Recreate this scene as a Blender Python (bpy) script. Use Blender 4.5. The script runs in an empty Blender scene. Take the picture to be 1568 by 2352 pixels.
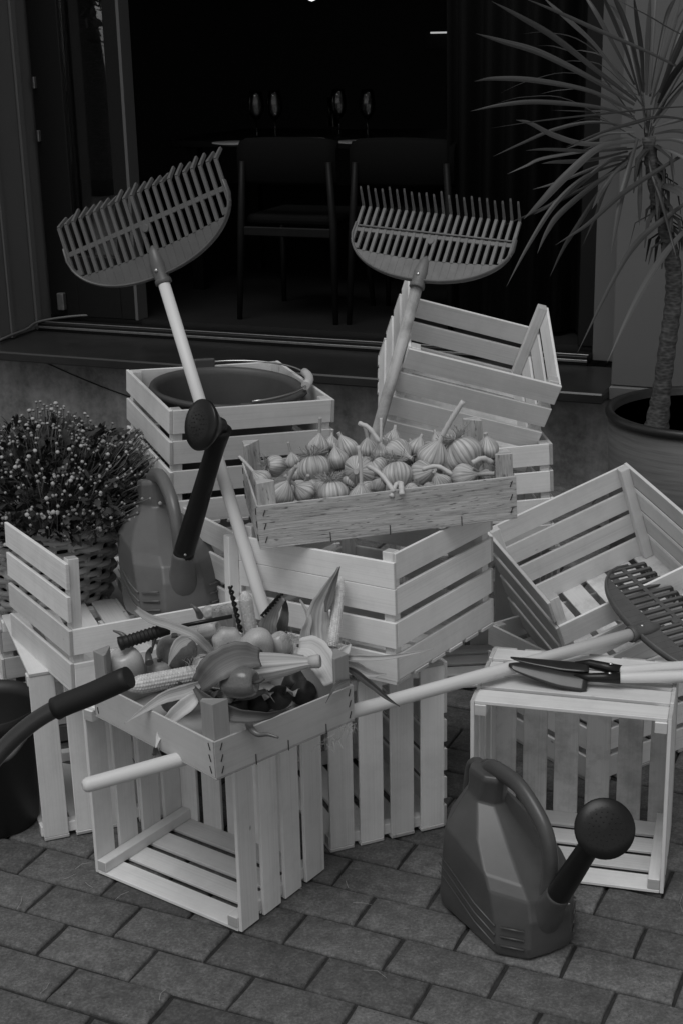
import bpy, bmesh, math, random
from mathutils import Vector, Matrix, Euler
R = math.radians
random.seed(7)
S = bpy.context.scene
COL = S.collection

# ---------------------------------------------------------------- camera
F_PX, PITCH, ROLL, CAM_H = 3388.83, 0.319369, -0.0223926, 1.7037
PW, PH = 1568.0, 2352.0
cp, sp = math.cos(PITCH), math.sin(PITCH)
Rw = Matrix(((1, 0, 0), (0, 0, -1), (0, 1, 0)))
Rx = Matrix(((1, 0, 0), (0, cp, -sp), (0, sp, cp)))
Rz = Matrix(((math.cos(ROLL), -math.sin(ROLL), 0), (math.sin(ROLL), math.cos(ROLL), 0), (0, 0, 1)))
RC = Rz @ Rx @ Rw
CAMPOS = Vector((0, 0, CAM_H))
cam_d = bpy.data.cameras.new('camera')
cam_d.sensor_fit = 'VERTICAL'; cam_d.sensor_height = 36.0
cam_d.lens = F_PX / PH * 36.0
cam_d.clip_start = 0.05; cam_d.clip_end = 500
cam = bpy.data.objects.new('camera', cam_d); COL.objects.link(cam)
m3 = Matrix((RC[0], -RC[1], -RC[2])).transposed()
cam.matrix_world = Matrix.Translation(CAMPOS) @ m3.to_4x4()
S.camera = cam
cam_d.dof.use_dof = False

def ray(px, py):
    return RC.transposed() @ Vector(((px - PW / 2) / F_PX, (py - PH / 2) / F_PX, 1.0))
def at(px, py, z=None, y=None):
    """point of the photograph's ray on the plane z=.. or y=.."""
    d = ray(px, py)
    t = (z - CAM_H) / d.z if z is not None else y / d.y
    return CAMPOS + d * t
def at_plane(px, py, p0, n):
    d = ray(px, py)
    return CAMPOS + d * ((p0 - CAMPOS).dot(n) / d.dot(n))

# ---------------------------------------------------------------- world, sun, exposure
SUN_EL, SUN_AZ = R(66), R(205)
W = bpy.data.worlds.new('World'); S.world = W; W.use_nodes = True
nt = W.node_tree; nt.nodes.clear()
sky = nt.nodes.new('ShaderNodeTexSky'); sky.sky_type = 'NISHITA'; sky.sun_disc = False
sky.sun_elevation = SUN_EL; sky.sun_rotation = SUN_AZ
bw = nt.nodes.new('ShaderNodeRGBToBW'); bg = nt.nodes.new('ShaderNodeBackground'); wo = nt.nodes.new('ShaderNodeOutputWorld')
bg.inputs['Strength'].default_value = 0.085
nt.links.new(sky.outputs[0], bw.inputs[0]); nt.links.new(bw.outputs[0], bg.inputs[0]); nt.links.new(bg.outputs[0], wo.inputs[0])
sd = bpy.data.lights.new('sun', 'SUN'); sd.energy = 0.95; sd.angle = R(35)
so = bpy.data.objects.new('sun', sd); COL.objects.link(so)
sdir = Vector((math.sin(SUN_AZ) * math.cos(SUN_EL), math.cos(SUN_AZ) * math.cos(SUN_EL), math.sin(SUN_EL)))
so.rotation_euler = sdir.to_track_quat('Z', 'Y').to_euler()
so.location = (0, -3, 6)
S.view_settings.view_transform = 'Standard'; S.view_settings.look = 'None'
S.view_settings.exposure = 0.44; S.view_settings.gamma = 1.0
S.view_settings.use_curve_mapping = False
S.cycles.max_bounces = 8

# ---------------------------------------------------------------- materials
def new_mat(name):
    m = bpy.data.materials.new(name); m.use_nodes = True
    n = m.node_tree; b = n.nodes['Principled BSDF']
    return m, n, b
def L(n, a, b): n.links.new(a, b)
def noise(n, scale, detail=4, coord=None, rough=.6):
    t = n.nodes.new('ShaderNodeTexNoise'); t.inputs['Scale'].default_value = scale
    t.inputs['Detail'].default_value = detail; t.inputs['Roughness'].default_value = rough
    if coord is not None: L(n, coord, t.inputs['Vector'])
    return t
def mapping(n, src, sc=(1, 1, 1)):
    mp = n.nodes.new('ShaderNodeMapping'); mp.inputs['Scale'].default_value = sc
    L(n, src, mp.inputs['Vector']); return mp.outputs[0]
def coords(n, kind='Object'):
    return n.nodes.new('ShaderNodeTexCoord').outputs[kind]
def ramp(n, fac, stops):
    r = n.nodes.new('ShaderNodeValToRGB'); e = r.color_ramp.elements
    e[0].position, e[0].color = stops[0][0], (stops[0][1],) * 3 + (1,)
    e[1].position, e[1].color = stops[-1][0], (stops[-1][1],) * 3 + (1,)
    for p, v in stops[1:-1]:
        k = e.new(p); k.color = (v,) * 3 + (1,)
    L(n, fac, r.inputs[0]); return r.outputs[0]
def mathn(n, op, a, b):
    m = n.nodes.new('ShaderNodeMath'); m.operation = op
    for i, v in enumerate((a, b)):
        if isinstance(v, (int, float)): m.inputs[i].default_value = v
        else: L(n, v, m.inputs[i])
    return m.outputs[0]
def tone_attr(n):
    a = n.nodes.new('ShaderNodeAttribute'); a.attribute_name = 'tone'; return a.outputs['Fac']
def bump(n, b, h, strength=.3, dist=.002):
    bp = n.nodes.new('ShaderNodeBump'); bp.inputs['Strength'].default_value = strength
    bp.inputs['Distance'].default_value = dist; L(n, h, bp.inputs['Height']); L(n, bp.outputs[0], b.inputs['Normal'])

def wood_mat(name, lo, hi, rough=.65, grain=(3, 260), dirt=0.0, bstr=.15, knots=True):
    """grain along UV u; 'tone' varies each board"""
    m, n, b = new_mat(name)
    uv = coords(n, 'UV')
    g = noise(n, 1, 5, mapping(n, uv, (grain[0], grain[1], 1)), .65)
    g2 = noise(n, 1, 3, mapping(n, uv, (1.2, 25, 1)), .5)
    f = mathn(n, 'ADD', mathn(n, 'MULTIPLY', g.outputs[0], .55), mathn(n, 'MULTIPLY', g2.outputs[0], .45))
    c = ramp(n, f, [(.28, lo), (.48, (lo + hi) / 2 * 1.06), (.7, hi)])
    t = mathn(n, 'ADD', mathn(n, 'MULTIPLY', tone_attr(n), .30), .85)
    c = mathn(n, 'MULTIPLY', c, t)
    if knots:
        v = n.nodes.new('ShaderNodeTexVoronoi'); v.inputs['Scale'].default_value = 1
        L(n, mapping(n, uv, (7, 13, 1)), v.inputs['Vector'])
        k = ramp(n, v.outputs['Distance'], [(.015, .45), (.05, 1)])
        c = mathn(n, 'MULTIPLY', c, k)
    if dirt:
        d = noise(n, 9, 6, coords(n), .7)
        c = mathn(n, 'MULTIPLY', c, ramp(n, d.outputs[0], [(.36, 1 - dirt), (.55, 1)]))
    L(n, c, b.inputs['Base Color']); b.inputs['Roughness'].default_value = rough
    bump(n, b, g.outputs[0], bstr, .001)
    return m
def ply_mat(name):
    m, n, b = new_mat(name); uv = coords(n, 'UV')
    g = noise(n, 1, 5, mapping(n, uv, (14, 240, 1)), .7); w = noise(n, 1, 3, mapping(n, uv, (5, 30, 1)), .6); fl = noise(n, 1, 2, mapping(n, uv, (38, 210, 1)), .5); sp = noise(n, 11, 4, coords(n), .6)
    c = ramp(n, mathn(n, 'ADD', mathn(n, 'MULTIPLY', g.outputs[0], .6), mathn(n, 'MULTIPLY', w.outputs[0], .4)), [(.36, .26), (.5, .44), (.62, .58)])
    c = mathn(n, 'MULTIPLY', c, ramp(n, fl.outputs[0], [(.30, .35), (.40, 1)])); c = mathn(n, 'MULTIPLY', c, ramp(n, sp.outputs[0], [(.24, .35), (.36, 1)]))
    L(n, c, b.inputs['Base Color']); b.inputs['Roughness'].default_value = .85; bump(n, b, g.outputs[0], .9, .0015); return m
def plain(name, col, rough=.5, nz=0.0, nscale=40, metal=0, spec=.5, bstr=0, bscale=300):
    m, n, b = new_mat(name)
    if nz:
        t = noise(n, nscale, 6, coords(n), .65)
        L(n, ramp(n, t.outputs[0], [(.3, col * (1 - nz)), (.7, col * (1 + nz))]), b.inputs['Base Color'])
    else:
        b.inputs['Base Color'].default_value = (col, col, col, 1)
    b.inputs['Roughness'].default_value = rough; b.inputs['Metallic'].default_value = metal
    b.inputs['Specular IOR Level'].default_value = spec
    if bstr:
        t2 = noise(n, bscale, 3, coords(n)); bump(n, b, t2.outputs[0], bstr, .001)
    return m
def toned(name, lo, hi, rough=.5, nz=.12, nscale=60, bstr=0, bscale=200, spec=.4):
    """colour runs lo..hi with the face attribute 'tone'"""
    m, n, b = new_mat(name)
    t = noise(n, nscale, 5, coords(n), .6)
    f = mathn(n, 'ADD', tone_attr(n), mathn(n, 'MULTIPLY', mathn(n, 'SUBTRACT', t.outputs[0], .5), nz * 2))
    L(n, ramp(n, f, [(0, lo), (1, hi)]), b.inputs['Base Color'])
    b.inputs['Roughness'].default_value = rough; b.inputs['Specular IOR Level'].default_value = spec
    if bstr:
        t2 = noise(n, bscale, 3, coords(n)); bump(n, b, t2.outputs[0], bstr, .001)
    return m
def fibre(name, lo, hi, rough=.6, fr=(6, 90), bstr=.3):
    m, n, b = new_mat(name)
    g = noise(n, 1, 5, mapping(n, coords(n, 'UV'), (fr[0], fr[1], 1)), .6)
    f = mathn(n, 'ADD', g.outputs[0], mathn(n, 'MULTIPLY', mathn(n, 'SUBTRACT', tone_attr(n), .5), .5))
    L(n, ramp(n, f, [(.25, lo), (.75, hi)]), b.inputs['Base Color'])
    b.inputs['Roughness'].default_value = rough; b.inputs['Specular IOR Level'].default_value = .3
    bump(n, b, g.outputs[0], bstr, .0015)
    return m

M = {}
M['wood'] = wood_mat('pale_pine', .56, .76, dirt=.10)
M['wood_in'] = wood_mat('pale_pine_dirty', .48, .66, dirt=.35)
M['pole'] = wood_mat('turned_wood', .50, .66, .5, (2, 90), knots=False, bstr=.05)
M['pole_old'] = wood_mat('weathered_wood', .28, .56, .7, (4, 60), dirt=.45, knots=False)
M['ply'] = ply_mat('rough_plywood')
M['ply_clean'] = wood_mat('smooth_plywood', .36, .46, .75, (4, 160), dirt=.1, bstr=.2)
M['post_dark'] = wood_mat('grey_post_wood', .20, .30, .8, (5, 120), bstr=.3, knots=False)
M['rake'] = plain('rake_plastic', .09, .42, .12, 25, spec=.5)
M['rake_light'] = plain('rake_plastic_worn', .13, .5, .18, 30, spec=.4)
M['can'] = plain('can_plastic', .066, .36, .18, 9, spec=.45, bstr=.04, bscale=500)
M['can_light'] = plain('can_plastic_light', .12, .36, .16, 9, spec=.45, bstr=.04, bscale=500)
M['black'] = plain('black_plastic', .009, .34, .2, 30, spec=.32)
M['rubber'] = plain('black_rubber', .014, .55, spec=.35, bstr=.1)
M['tubemetal'] = plain('dark_painted_tube', .035, .3, .2, 20, spec=.5)
M['steel'] = plain('steel', .5, .3, .1, 60, metal=1)
M['blade'] = plain('dark_blade', .03, .28, .3, 15, metal=.35, spec=.6)
M['bucket'] = plain('bucket_plastic', .07, .5, .1, 18, spec=.4)
M['staple'] = plain('dark_staple', .02, .5, metal=.6)
M['concrete'] = None
M['tub'] = plain('black_tub', .014, .5, .2, 10, spec=.4)
M['soil'] = plain('soil', .02, .95, .5, 60, bstr=.6, bscale=90)
M['wicker'] = toned('wicker', .30, .58, .55, .2, 80)
M['leaf_dark'] = toned('chrysanthemum_leaf', .014, .045, .6, .1)
M['stem'] = toned('chrysanthemum_stem', .07, .2, .6, .1)
M['bud'] = toned('flower_bud', .10, .46, .6, .1)
M['palmleaf'] = fibre('strap_leaf', .026, .080, .42, (3, 160), .15)
M['palmdead'] = fibre('dead_leaf', .02, .05, .7)
M['bark'] = None
M['garlic'] = fibre('garlic_skin', .15, .62, .5, (.35, 170), .5)
M['gstem'] = fibre('garlic_stem', .32, .54, .6, (3, 60), .2)
M['groot'] = plain('garlic_root', .34, .8, .3, 50)
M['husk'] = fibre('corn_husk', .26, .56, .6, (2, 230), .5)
M['husk_mid'] = fibre('mid_grey_husk', .15, .34, .6, (2, 230), .5)  # mid-tone husk, between the pale and the dark dry ones
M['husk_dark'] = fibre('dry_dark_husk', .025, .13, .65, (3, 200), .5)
M['corn'] = toned('corn_kernel', .42, .62, .35, .1)
M['pep_pale'] = plain('pale_pepper', .42, .25, .08, 10, spec=.5)
M['pep_mid'] = plain('mid_pepper', .13, .22, .15, 10, spec=.5)
M['pep_dark'] = plain('dark_pepper', .024, .62, .2, 10, spec=.5)
M['chili'] = plain('chili', .10, .3, .2, 10, spec=.5)
M['gourd'] = plain('pale_gourd', .40, .4, .14, 14, spec=.4)
M['onion'] = fibre('onion_skin', .30, .48, .35, (2, 30), .1)
M['tomato'] = plain('dark_onion', .17, .3, .2, 8, spec=.45)

def bark_mat():
    m, n, b = new_mat('ringed_bark')
    co = coords(n); w = noise(n, 1, 4, mapping(n, co, (14, 14, 95)), .6)
    v = n.nodes.new('ShaderNodeTexVoronoi'); v.inputs['Scale'].default_value = 1; L(n, mapping(n, co, (60, 60, 140)), v.inputs['Vector'])
    f = mathn(n, 'ADD', mathn(n, 'MULTIPLY', w.outputs[0], .7), mathn(n, 'MULTIPLY', v.outputs['Distance'], .4))
    L(n, ramp(n, f, [(.3, .015), (.55, .055), (.75, .11)]), b.inputs['Base Color'])
    b.inputs['Roughness'].default_value = .9; bump(n, b, f, .5, .004); return m
M['bark'] = bark_mat()
def concrete_mat(name, lo, hi):
    m, n, b = new_mat(name)
    co = coords(n); a = noise(n, 5, 8, co, .65); a2 = noise(n, 40, 4, co)
    s = noise(n, 1, 5, mapping(n, co, (9, 9, 1.6)), .6)
    f = mathn(n, 'ADD', mathn(n, 'MULTIPLY', a.outputs[0], .5), mathn(n, 'ADD', mathn(n, 'MULTIPLY', a2.outputs[0], .15), mathn(n, 'MULTIPLY', s.outputs[0], .35)))
    L(n, ramp(n, f, [(.36, lo), (.62, hi)]), b.inputs['Base Color'])
    b.inputs['Roughness'].default_value = .9; bump(n, b, a2.outputs[0], .3, .003); return m
M['concrete'] = concrete_mat('stained_concrete', .06, .24)
M['paint'] = plain('painted_pillar', .12, .6, .05, 3, spec=.3, bstr=.1, bscale=150)
M['sill'] = plain('dark_stone_sill', .018, .33, .3, 6, spec=.5)
M['frame'] = plain('black_frame', .006, .45, spec=.25)
M['alu'] = plain('worn_aluminium', .22, .35, .2, 30, metal=.7)
M['cable'] = plain('grey_cable', .09, .5)
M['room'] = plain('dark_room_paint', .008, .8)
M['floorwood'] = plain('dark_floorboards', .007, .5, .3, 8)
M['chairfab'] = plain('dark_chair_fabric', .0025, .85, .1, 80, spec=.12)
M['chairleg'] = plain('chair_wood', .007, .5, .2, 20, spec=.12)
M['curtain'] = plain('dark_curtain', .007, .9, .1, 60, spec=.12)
M['china'] = plain('white_china', .30, .3)
M['gripwood'] = plain('pale_grip', .5, .5)
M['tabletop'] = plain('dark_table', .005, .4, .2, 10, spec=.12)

def glass_mat(name, refl=1.0, rough=.0):
    m = bpy.data.materials.new(name); m.use_nodes = True; n = m.node_tree; n.nodes.clear()
    o = n.nodes.new('ShaderNodeOutputMaterial'); t = n.nodes.new('ShaderNodeBsdfTransparent'); g = n.nodes.new('ShaderNodeBsdfGlossy')
    g.inputs['Roughness'].default_value = rough; t.inputs[0].default_value = (.9, .9, .9, 1)
    f = n.nodes.new('ShaderNodeFresnel'); f.inputs[0].default_value = 1.5; mx = n.nodes.new('ShaderNodeMixShader')
    L(n, mathn(n, 'MULTIPLY', f.outputs[0], refl), mx.inputs[0]); L(n, t.outputs[0], mx.inputs[1]); L(n, g.outputs[0], mx.inputs[2]); L(n, mx.outputs[0], o.inputs[0])
    return m
M['glass'] = glass_mat('window_glass', 3.0)
M['wineglass'] = glass_mat('clear_glass', .9)
def emit_mat(name, s):
    m, n, b = new_mat(name); b.inputs['Emission Color'].default_value = (1, 1, 1, 1); b.inputs['Emission Strength'].default_value = s; return m
M['lamp'] = emit_mat('lit_bulb', .7)
M['led'] = emit_mat('lit_strip', .3)

def paver_mat():
    m, n, b = new_mat('concrete_paver')
    co = coords(n); a = noise(n, 30, 7, co, .7); sp_ = noise(n, 160, 3, co, .7); big = noise(n, 2.2, 3, co)
    f = mathn(n, 'ADD', mathn(n, 'MULTIPLY', a.outputs[0], .5), mathn(n, 'MULTIPLY', sp_.outputs[0], .5))
    c = ramp(n, f, [(.36, .070), (.5, .118), (.64, .20)])
    t = mathn(n, 'ADD', mathn(n, 'MULTIPLY', tone_attr(n), .5), .60)
    c = mathn(n, 'MULTIPLY', mathn(n, 'MULTIPLY', c, t), ramp(n, big.outputs[0], [(.3, .82), (.7, 1.15)]))
    # pale scuffs and a few dark pits
    sc = noise(n, 1, 4, mapping(n, co, (55, 75, 30)), .75)
    sc2 = ramp(n, sc.outputs[0], [(.62, 0), (.74, .10)])
    c = mathn(n, 'ADD', c, sc2)
    v = n.nodes.new('ShaderNodeTexVoronoi'); v.inputs['Scale'].default_value = 75; L(n, co, v.inputs['Vector'])
    c = mathn(n, 'MULTIPLY', c, ramp(n, v.outputs['Distance'], [(.06, .45), (.13, 1)]))
    L(n, c, b.inputs['Base Color']); b.inputs['Roughness'].default_value = .82; b.inputs['Specular IOR Level'].default_value = .3
    bump(n, b, f, .55, .004); return m
M['paver'] = paver_mat()
M['joint'] = plain('joint_sand', .022, .95, .5, 40, bstr=.5, bscale=120)
def far_ground():
    m, n, b = new_mat('far_paving')
    br = n.nodes.new('ShaderNodeTexBrick'); br.inputs['Scale'].default_value = 4.7; br.inputs['Mortar Size'].default_value = .012
    br.inputs['Color1'].default_value = (.12,) * 3 + (1,); br.inputs['Color2'].default_value = (.15,) * 3 + (1,); br.inputs['Mortar'].default_value = (.03,) * 3 + (1,)
    mp = n.nodes.new('ShaderNodeMapping'); mp.inputs['Rotation'].default_value = (0, 0, R(25.5)); L(n, coords(n), mp.inputs[0]); L(n, mp.outputs[0], br.inputs['Vector'])
    L(n, br.outputs[0], b.inputs['Base Color']); b.inputs['Roughness'].default_value = .85; return m
M['farground'] = far_ground()

# ---------------------------------------------------------------- mesh builder
class MB:
    def __init__(s): s.v = []; s.f = []; s.uv = []; s.t = []; s.sm = []
    def face(s, idx, uv, tone=.5, smooth=False):
        s.f.append(idx); s.uv.append(uv); s.t.append(tone); s.sm.append(smooth)
    def box(s, lo, hi, mat=None, tone=None, taper=None):
        lo = Vector(lo); hi = Vector(hi)
        if tone is None: tone = random.random()
        d = [hi[i] - lo[i] for i in range(3)]; g = max(range(3), key=lambda i: d[i])
        cs = [Vector((x, y, z)) for z in (lo.z, hi.z) for y in (lo.y, hi.y) for x in (lo.x, hi.x)]
        if taper: cs = [taper(c) for c in cs]
        b = len(s.v); ou, ov = random.random() * 7, random.random() * 7
        s.v += [(mat @ c if mat else c) for c in cs]
        for q in ((0, 2, 3, 1), (4, 5, 7, 6), (0, 1, 5, 4), (2, 6, 7, 3), (0, 4, 6, 2), (1, 3, 7, 5)):
            ax = [i for i in range(3) if len({round(cs[k][i], 6) for k in q}) > 1] if not taper else None
            if taper or len(ax) != 2: ax = [g, (g + 1) % 3]
            if g in ax:
                o = ax[0] if ax[1] == g else ax[1]
                uv = [(cs[k][g] + ou, cs[k][o] + ov) for k in q]; tt = tone
            else:
                uv = [(cs[k][ax[0]] * .3 + ou, cs[k][ax[1]] + ov) for k in q]; tt = tone - 1.1
            s.face([b + k for k in q], uv, tt)
    def tube(s, pts, rad, n=10, cap=True, tone=.5, smooth=True, flat=1.0, up=None, stripes=None):
        pts = [Vector(p) for p in pts]; k = len(pts)
        if isinstance(rad, (int, float)): rad = [rad] * k
        b = len(s.v); t0 = (pts[1] - pts[0]).normalized()
        a = up if up else (Vector((0, 0, 1)) if abs(t0.z) < .9 else Vector((1, 0, 0)))
        x = t0.cross(a).normalized(); L0 = 0; lens = []
        for i, p in enumerate(pts):
            t = ((pts[min(i + 1, k - 1)] - pts[max(i - 1, 0)])).normalized()
            x = (x - t * x.dot(t)).normalized(); y = t.cross(x)
            if i: L0 += (p - pts[i - 1]).length
            lens.append(L0)
            for j in range(n):
                an = 2 * math.pi * j / n
                s.v.append(p + x * (math.cos(an) * rad[i]) + y * (math.sin(an) * rad[i] * flat))
        o = random.random() * 5
        for i in range(k - 1):
            for j in range(n):
                j2 = (j + 1) % n; w = 2 * math.pi * max(rad) / n
                s.face([b + i * n + j, b + i * n + j2, b + (i + 1) * n + j2, b + (i + 1) * n + j],
                       [(lens[i] + o, j * w), (lens[i] + o, (j + 1) * w), (lens[i + 1] + o, (j + 1) * w), (lens[i + 1] + o, j * w)],
                       stripes[j % len(stripes)] if stripes else tone, smooth)
        if cap:
            for i, rv in ((0, True), (k - 1, False)):
                q = [b + i * n + j for j in range(n)]
                if rv: q = q[::-1]
                s.face(q, [(s.v[z].x, s.v[z].y) for z in q], tone - .1)
    def lathe(s, prof, n=32, mat=None, mod=None, tone=None, smooth=True, closed=False):
        """prof: (r,z) list; mod(phi,i)->radius factor; tone(phi,i)"""
        b = len(s.v); k = len(prof)
        for i, (r, z) in enumerate(prof):
            for j in range(n):
                ph = 2 * math.pi * j / n; rr = r * (mod(ph, i) if mod else 1)
                c = Vector((rr * math.cos(ph), rr * math.sin(ph), z)); s.v.append(mat @ c if mat else c)
        l = 0
        for i in range(k - 1):
            l2 = l + math.hypot(prof[i + 1][0] - prof[i][0], prof[i + 1][1] - prof[i][1])
            for j in range(n):
                j2 = (j + 1) % n; w = .16 / n
                s.face([b + i * n + j, b + i * n + j2, b + (i + 1) * n + j2, b + (i + 1) * n + j],
                       [(l, j * w), (l, (j + 1) * w), (l2, (j + 1) * w), (l2, j * w)], tone(j / n, i) if tone else .5, smooth)
            l = l2
        for i, rv in ((0, True), (k - 1, False)):
            if prof[i][0] > 1e-5:
                q = [b + i * n + j for j in range(n)]
                if rv: q = q[::-1]
                s.face(q, [(s.v[z].x, s.v[z].y) for z in q], .5, smooth)
    def strip(s, pts, wid, side, nx=4, cup=.0, tone=.5, smooth=True, twist=None):
        """leaf blade along pts; wid per point; side = lateral direction; cup = fold depth (fraction of width)"""
        pts = [Vector(p) for p in pts]; k = len(pts); b = len(s.v); l = 0; ls = []
        for i, p in enumerate(pts):
            t = (pts[min(i + 1, k - 1)] - pts[max(i - 1, 0)]).normalized()
            sd_ = side[i] if isinstance(side, list) else side
            x = (sd_ - t * sd_.dot(t)).normalized(); nn = t.cross(x)
            if twist:
                q = Matrix.Rotation(twist[i], 3, t); x = q @ x; nn = q @ nn
            if i: l += (p - pts[i - 1]).length
            ls.append(l)
            for j in range(nx + 1):
                u = j / nx * 2 - 1
                s.v.append(p + x * (u * wid[i] * .5) + nn * (cup * wid[i] * (abs(u) ** 1.3)))
        o = random.random() * 5
        for i in range(k - 1):
            for j in range(nx):
                a = b + i * (nx + 1) + j
                uu = [(ls[i] + o, j / nx * .05 + o), (ls[i] + o, (j + 1) / nx * .05 + o), (ls[i + 1] + o, (j + 1) / nx * .05 + o), (ls[i + 1] + o, j / nx * .05 + o)]
                s.face([a, a + 1, a + nx + 2, a + nx + 1], uu, tone, smooth)
    def mesh(s, name):
        me = bpy.data.meshes.new(name); me.from_pydata([tuple(v) for v in s.v], [], s.f)
        ul = me.uv_layers.new(name='UVMap'); flat = [c for uv in s.uv for p in uv for c in p]
        ul.data.foreach_set('uv', flat)
        at_ = me.attributes.new('tone', 'FLOAT', 'FACE'); at_.data.foreach_set('value', s.t)
        me.polygons.foreach_set('use_smooth', s.sm); me.update(); return me
    def obj(s, name, mat, parent=None, bev=0, solid=0, sub=0, seg=1):
        me = s.mesh(name); me.materials.append(mat)
        o = bpy.data.objects.new(name, me); COL.objects.link(o)
        if parent: o.parent = parent
        if solid:
            md = o.modifiers.new('solid', 'SOLIDIFY'); md.thickness = solid; md.offset = 0
        if sub:
            md = o.modifiers.new('sub', 'SUBSURF'); md.levels = sub; md.render_levels = sub
        if bev:
            md = o.modifiers.new('bev', 'BEVEL'); md.width = bev; md.segments = seg; md.limit_method = 'ANGLE'; md.angle_limit = R(40)
        return o
def tag(o, label=None, cat=None, group=None, kind=None):
    if label: o['label'] = label
    if cat: o['category'] = cat
    if group: o['group'] = group
    if kind: o['kind'] = kind
    return o
def thing(name, label, cat, mat=None, group=None):
    o = bpy.data.objects.new(name, None); COL.objects.link(o); o.empty_display_size = .05
    if mat is not None: o.matrix_world = mat
    return tag(o, label, cat, group)
def copy_thing(root, mat, label, group=None):
    r = root.copy(); COL.objects.link(r); r.matrix_world = mat; r['label'] = label
    if group: r['group'] = group
    for ch in root.children:
        c = ch.copy(); COL.objects.link(c); c.parent = r
        for g in ch.children:
            d = g.copy(); COL.objects.link(d); d.parent = c
    return r
def pose(x, y, z, yaw, ax=0, ay=0):
    return Matrix.Translation((x, y, z)) @ Matrix.Rotation(yaw, 4, 'Z') @ Matrix.Rotation(ax, 4, 'X') @ Matrix.Rotation(ay, 4, 'Y')
def catmull(pts, n=8):
    pts = [Vector(p) for p in pts]; out = []
    P = [pts[0] * 2 - pts[1]] + pts + [pts[-1] * 2 - pts[-2]]
    for i in range(1, len(P) - 2):
        for k in range(n):
            t = k / n; a, b, c, d = P[i - 1:i + 3]
            out.append(.5 * ((2 * b) + (c - a) * t + (2 * a - 5 * b + 4 * c - d) * t * t + (3 * b - a - 3 * c + d) * t ** 3))
    out.append(pts[-1]); return out
def bw_pt(b, n, z):
    """building frame: b along the wall to the right, n away from the street"""
    a = -R(22.5)
    return Vector((b * math.cos(a) - n * math.sin(a), b * math.sin(a) + n * math.cos(a), z))
BM = Matrix.Rotation(-R(22.5), 4, 'Z')

# ================================================================= SETTING
g = MB(); g.face([0, 1, 2, 3], [(0, 0)] * 4); g.v = [Vector((-60, -60, -.045)), Vector((60, -60, -.045)), Vector((60, 60, -.045)), Vector((-60, 60, -.045))]
tag(g.obj('ground', M['farground']), kind='structure')
j = MB(); j.box((-2.4, 1.0, -.04), (2.6, 6.0, -.0075)); tag(j.obj('joint_sand', M['joint']), kind='structure')
def paving():
    mb = MB(); A = Vector((math.cos(R(25.5)), -math.sin(R(25.5)), 0)); B = Vector((math.sin(R(25.5)), math.cos(R(25.5)), 0))
    rnd = random.Random(3)
    for k in range(-12, 34):
        b1 = 2.067 + .1115 * k; b0 = b1 - .1115
        off = -1.401 if k % 2 == 0 else -1.511 + .2125 - .2125
        for i in range(-12, 24):
            a0 = off + .2125 * i; c = A * (a0 + .106) + B * ((b0 + b1) / 2)
            if not (-2.3 < c.x < 2.4 and 1.15 < c.y < 5.7): continue
            jx = [rnd.uniform(-.0016, .0016) for _ in range(8)]
            gl, gw = .0034, .0032
            rot = rnd.gauss(0, .006); dz = rnd.gauss(0, .0009); tx, ty = rnd.gauss(0, .003), rnd.gauss(0, .006)
            l2, w2 = .10625 - gl, .05575 - gw; ch = .005
            rings = []
            for (ins, z) in ((-.0005, -.03), (0, -.006), (.0018, -.0018), (ch, 0)):
                ring = []
                for q, (sx, sy) in enumerate(((-1, -1), (1, -1), (1, 1), (-1, 1))):
                    # subdivided edge with wear
                    nx_, ny_ = ((1, -1), (1, 1), (-1, 1), (-1, -1))[q]
                    ex, ey = sx * (l2 - ins) + jx[q], sy * (w2 - ins) + jx[q + 4]
                    fx, fy = nx_ * (l2 - ins) + jx[(q + 1) % 4], ny_ * (w2 - ins) + jx[(q + 1) % 4 + 4]
                    ns = 6 if q % 2 == 0 else 3
                    for s_ in range(ns):
                        t = s_ / ns; r_ = Vector((i * 7.3 + q * 3.1 + s_, k * 5.7)); wob = math.sin(r_.x * 12.9 + r_.y * 78.2) * .0011 if s_ else -.0012
                        px, py = ex + (fx - ex) * t, ey + (fy - ey) * t
                        if q % 2 == 0: py -= sy * 0 + (wob if sy > 0 else -wob)
                        else: px -= (wob if sx > 0 else -wob)
                        ring.append((px, py, z))
                rings.append(ring)
            base = len(mb.v); n = len(rings[0]); tone = min(1, max(0, rnd.gauss(.55, .28)))
            for ring in rings:
                for (x, y, z) in ring:
                    X = x - y * rot; Y = y + x * rot
                    mb.v.append(c + A * X + B * Y + Vector((0, 0, z + dz + X * tx + Y * ty)))
            for r_ in range(3):
                for e in range(n):
                    e2 = (e + 1) % n
                    mb.face([base + r_ * n + e, base + r_ * n + e2, base + (r_ + 1) * n + e2, base + (r_ + 1) * n + e], [(0, 0)] * 4, tone, r_ > 0)
            mb.face([base + 3 * n + e for e in range(n)], [(0, 0)] * n, tone, True)
    return mb
tag(paving().obj('paving', M['paver']), kind='structure')

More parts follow.
